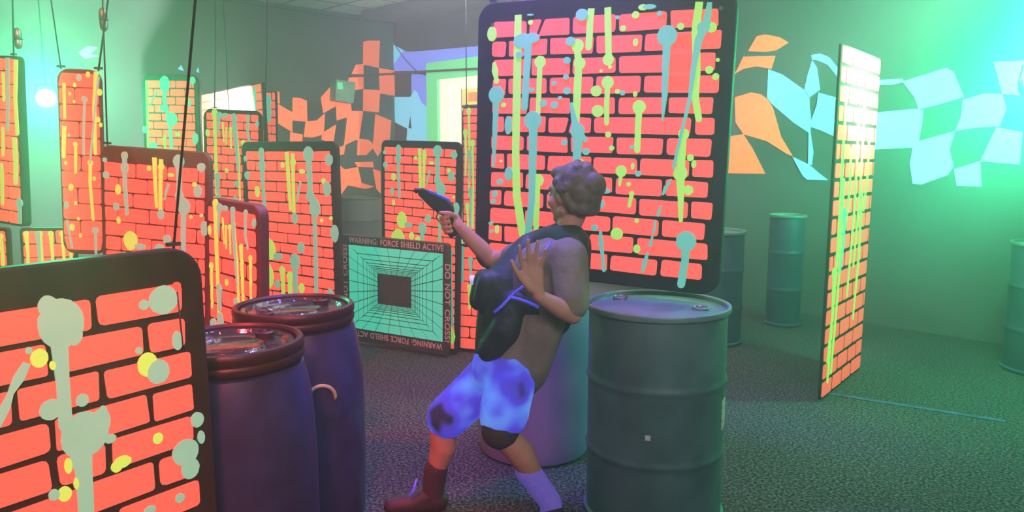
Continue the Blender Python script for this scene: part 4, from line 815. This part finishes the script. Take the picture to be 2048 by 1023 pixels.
# hair: short and full, a thicker tuft at the back of the head
hp = [('e', hd(0, -0.028, 0.038), (0.083, 0.094, 0.086), HR), ('e', hd(0, -0.062, 0.0), (0.076, 0.066, 0.080), HR), ('e', hd(0.0, -0.105, 0.030), (0.052, 0.045, 0.052), HR), ('e', hd(0, 0.036, 0.080), (0.060, 0.046, 0.030), HR), ('c', [(hd(0.03, -0.075, -0.05), 0.036), (hd(-0.03, -0.075, -0.05), 0.036)])]
for s in (-1, 1): hp.append(('c', [(hd(0.070 * s, 0.012, 0.045), 0.022), (hd(0.074 * s, -0.022, 0.0), 0.020), (hd(0.060 * s, -0.05, -0.05), 0.022)]))
for k in range(14):
    a = rnd.uniform(0, 6.28); v = rnd.uniform(-0.1, 1); b2 = math.sqrt(max(0, 1 - v * v)); dv = Vector((math.cos(a) * b2, math.sin(a) * b2 - 0.25, v)).normalized()
    if dv.y > 0.45 and dv.z < 0.55: continue
    p_ = hd(dv.x * 0.078, -0.03 + dv.y * 0.09, 0.035 + dv.z * 0.082); hp.append(('c', [(p_, 0.017), (p_ + (rt * dv.x + fd * dv.y + up * dv.z) * 0.016 - up * 0.012, 0.008)]))
fuse('hair', hp, 0.006, 7, HAIR, person)
# T-shirt
sp = [('c', [(P(1128, 492, 2.86), 0.075), (chest, 0.128), (belly, 0.120), (P(1026, 715, 2.87), 0.128), (P(1030, 738, 2.86), 0.128)]), ('c', [(shN, 0.072), (chest, 0.11), (shF, 0.070)]),
      ('c', [(shN, 0.074), (fl(shN, elN, .5), 0.069), (fl(shN, elN, .80), 0.066)]), ('c', [(shF, 0.066), (fl(shF, elF, .45), 0.058)]), ('c', [(P(1100, 560, 2.82), 0.10), (P(1075, 660, 2.83), 0.10), (P(1048, 742, 2.83), 0.095)])]
shirt = fuse('t_shirt', sp, 0.010, 6, SHIRT, person)
# vest: yoke, front pack, back plate
vp = [('c', [(P(1146, 482, 2.80), 0.062), (P(1128, 474, 2.86), 0.064), (P(1060, 498, 2.98), 0.066)]), ('c', [(P(1060, 500, 2.94), 0.070), (P(1010, 575, 2.88), 0.098), (P(998, 650, 2.87), 0.092), (P(985, 700, 2.87), 0.074)]),
      ('c', [(P(975, 565, 2.83), 0.045), (P(966, 600, 2.83), 0.042)]), ('c', [(P(970, 560, 2.95), 0.05), (P(960, 600, 2.95), 0.046)]), ('c', [(P(1030, 610, 2.80), 0.062), (P(1012, 660, 2.79), 0.066), (P(985, 700, 2.81), 0.06)]), ('c', [(P(1040, 600, 2.775), 0.04), (P(1085, 625, 2.765), 0.038)]),
      ('c', [(P(1152, 490, 2.84), 0.062), (P(1140, 560, 2.90), 0.078), (P(1105, 640, 2.92), 0.074)])]
vest = fuse('vest', vp, 0.010, 3, VEST, person)
# shorts over a dark layer standing in for shade and blur at the hem
so = [('c', [(P(1000, 735, 2.87), 0.118), (hipF, 0.098), (fl(hipF, knF, .5), 0.090), (fl(hipF, knF, .88), 0.088)]), ('c', [(P(1000, 735, 2.86), 0.118), (hipN, 0.100), (fl(hipN, knN, .45), 0.097), (fl(hipN, knN, .68), 0.098)])]
shorts = fuse('shorts', so, 0.009, 3, SHORTS, person)
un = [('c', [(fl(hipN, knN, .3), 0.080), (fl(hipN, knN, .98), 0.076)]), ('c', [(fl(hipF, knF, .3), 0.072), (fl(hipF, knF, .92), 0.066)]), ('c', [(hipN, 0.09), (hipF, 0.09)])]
fuse('hem_shade', un, 0.009, 3, HEMSHADE, person)
fuse('sock', [('c', [(fl(knN, anN, .52), 0.050), (fl(knN, anN, .8), 0.047), (anN, 0.045), (heelN, 0.044)])], 0.007, 3, SOCKP, person)['label'] = 'violet sock'
fuse('sock', [('c', [(fl(knF, anF, .62), 0.050), (anF, 0.046), (heelF, 0.044)])], 0.007, 3, SOCKM, person)['label'] = 'dark maroon sock'
for ft, hl in ((footN, heelN), (footF, heelF)):
    d = (ft - hl).normalized(); tip = hl + d * 0.17
    a0, a1, a2 = hl - d * 0.02, hl + d * 0.09, tip
    for q, z in ((a0, 0.052), (a1, 0.05), (a2, 0.042)): q.z = z
    shoe = fuse('shoe', [('c', [(a0, 0.046), (a1, 0.045), (a2, 0.036)]), ('c', [(Vector((hl.x, hl.y, 0.085)), 0.046), (a1, 0.042)])], 0.007, 3, SHOE, person)
    n_ = Vector((-d.y, d.x, 0)); outl = [(-0.065, 0.03), (0.0, 0.042), (0.1, 0.044), (0.17, 0.038), (0.205, 0.0), (0.17, -0.038), (0.1, -0.044), (0.0, -0.042), (-0.065, -0.03)]
    V = [hl + d * x + n_ * y for x, y in outl]; N = len(V)
    so_ = mesh('sole', [(v.x, v.y, 0.001) for v in V] + [(v.x, v.y, 0.018) for v in V], [tuple(range(N)), tuple(range(N, 2 * N))] + [(i, (i + 1) % N, (i + 1) % N + N, i + N) for i in range(N)], SOLE, person)
    so_.matrix_parent_inverse = person.matrix_world.inverted()
# piping laid on the vest and shirt surface
def bvh(o):
    me = o.data; M = o.matrix_world; return BVHTree.FromPolygons([M @ v.co for v in me.vertices], [tuple(p.vertices) for p in me.polygons])
bpy.context.view_layer.update()
TREES = [bvh(vest), bvh(shirt)]
def surf(px, py):
    d = ray(px, py).normalized(); best = None
    for t in TREES:
        h = t.ray_cast(CAMP, d)
        if h[0] is not None and (best is None or h[3] < best[1]): best = (h[0] + h[1] * 0.003, h[3])
    return best[0] if best else at(px, py, 2.8)
for pts, r_ in (([(990, 624), (1005, 612), (1020, 596), (1034, 582), (1050, 570)], 0.0055), ([(1018, 594), (1036, 597), (1056, 604), (1078, 614)], 0.0055), ([(1087, 510), (1094, 498), (1104, 484)], 0.005)):
    o = tube('piping', [surf(*p) for p in pts], r_, PIPE, person, 8); o.matrix_parent_inverse = person.matrix_world.inverted()
hm = surf(946, 560); o = tube('vest_light', [hm + Vector((0, 0, -0.018)), hm + Vector((0.0, 0, 0.018))], 0.011, mat('pale_vest_light', (0.6, 0.7, 0.9), 0.3, emit=(0.5, 0.65, 1.0), estr=0.5), person); o.matrix_parent_inverse = person.matrix_world.inverted()
o = tube('shoe_tab_highlight', [P(833, 958, 2.90), P(828, 978, 2.90), P(819, 990, 2.90)], [0.004, 0.006, 0.005], PIPE, person); o.matrix_parent_inverse = person.matrix_world.inverted()  # glowing stripe stands for the highlight on the shoe tab
o.location.y += 0.0

# toy gun held in the far hand
GUNM = mat('black_gun_plastic', (0.018, 0.022, 0.024), 0.35); GUNB = mat('blue_gun_strip', (0.06, 0.07, 0.4), 0.3, emit=(0.05, 0.05, 0.6), estr=0.4)
go = P(895, 425, gy); gun = tag(empty('toy_gun', go), 'black toy laser gun pointing up and left in the raised hand', 'toy gun')
loc_ = lambda px, py: (P(px, py, gy).x - go.x, P(px, py, gy).z - go.z)
def gpart(name, poly, h, m, bev=0.006):
    o = prism(name, [loc_(*p) for p in poly], -h, h, m, gun); md = o.modifiers.new('bevel', 'BEVEL'); md.width = bev; md.segments = 2; md.limit_method = 'ANGLE'; return o
gpart('body', [(834, 377), (846, 375), (870, 384), (896, 398), (906, 410), (909, 424), (893, 434), (880, 428), (862, 414), (838, 390)], 0.021, GUNM)
gpart('grip', [(885, 420), (906, 415), (915, 468), (903, 476), (893, 466)], 0.0165, GUNM)
gpart('top_strip', [(858, 379), (898, 397), (901, 403), (856, 383)], 0.0225, GUNB, 0.001)
m0 = loc_(836, 383); m1 = loc_(829, 378)
tube('muzzle', [(m0[0], 0, m0[1]), (m1[0], 0, m1[1])], 0.011, GUNM, gun, 12)
gg = [loc_(*p) for p in ((876, 424), (872, 436), (880, 444), (889, 441))]; tube('trigger_guard', [(x, 0, z) for x, z in gg], 0.003, GUNM, gun, 6)
hoses = [P(910, 474, gy), P(918, 500, 3.04), P(930, 540, 3.0), P(955, 575, 2.93), P(975, 590, 2.88)]

# ================================================================ HAZE
HZ = bpy.data.materials.new('thin_stage_haze'); HZ.use_nodes = True; nt = HZ.node_tree; nt.nodes.clear()
ou = nt.nodes.new('ShaderNodeOutputMaterial'); vs = nt.nodes.new('ShaderNodeVolumeScatter'); vs.inputs['Color'].default_value = (1, 1, 1, 1); vs.inputs['Density'].default_value = 0.036; vs.inputs['Anisotropy'].default_value = 0.68
nt.links.new(vs.outputs[0], ou.inputs['Volume'])
hz = box('haze', (0.004, -LL + 0.004, 0.006), (LR - 0.004, -0.004, ZC - 0.1), HZ); hz.matrix_world = RM
tag(hz, 'thin stage haze filling the room, glowing green near the lamps', 'haze', kind='stuff')
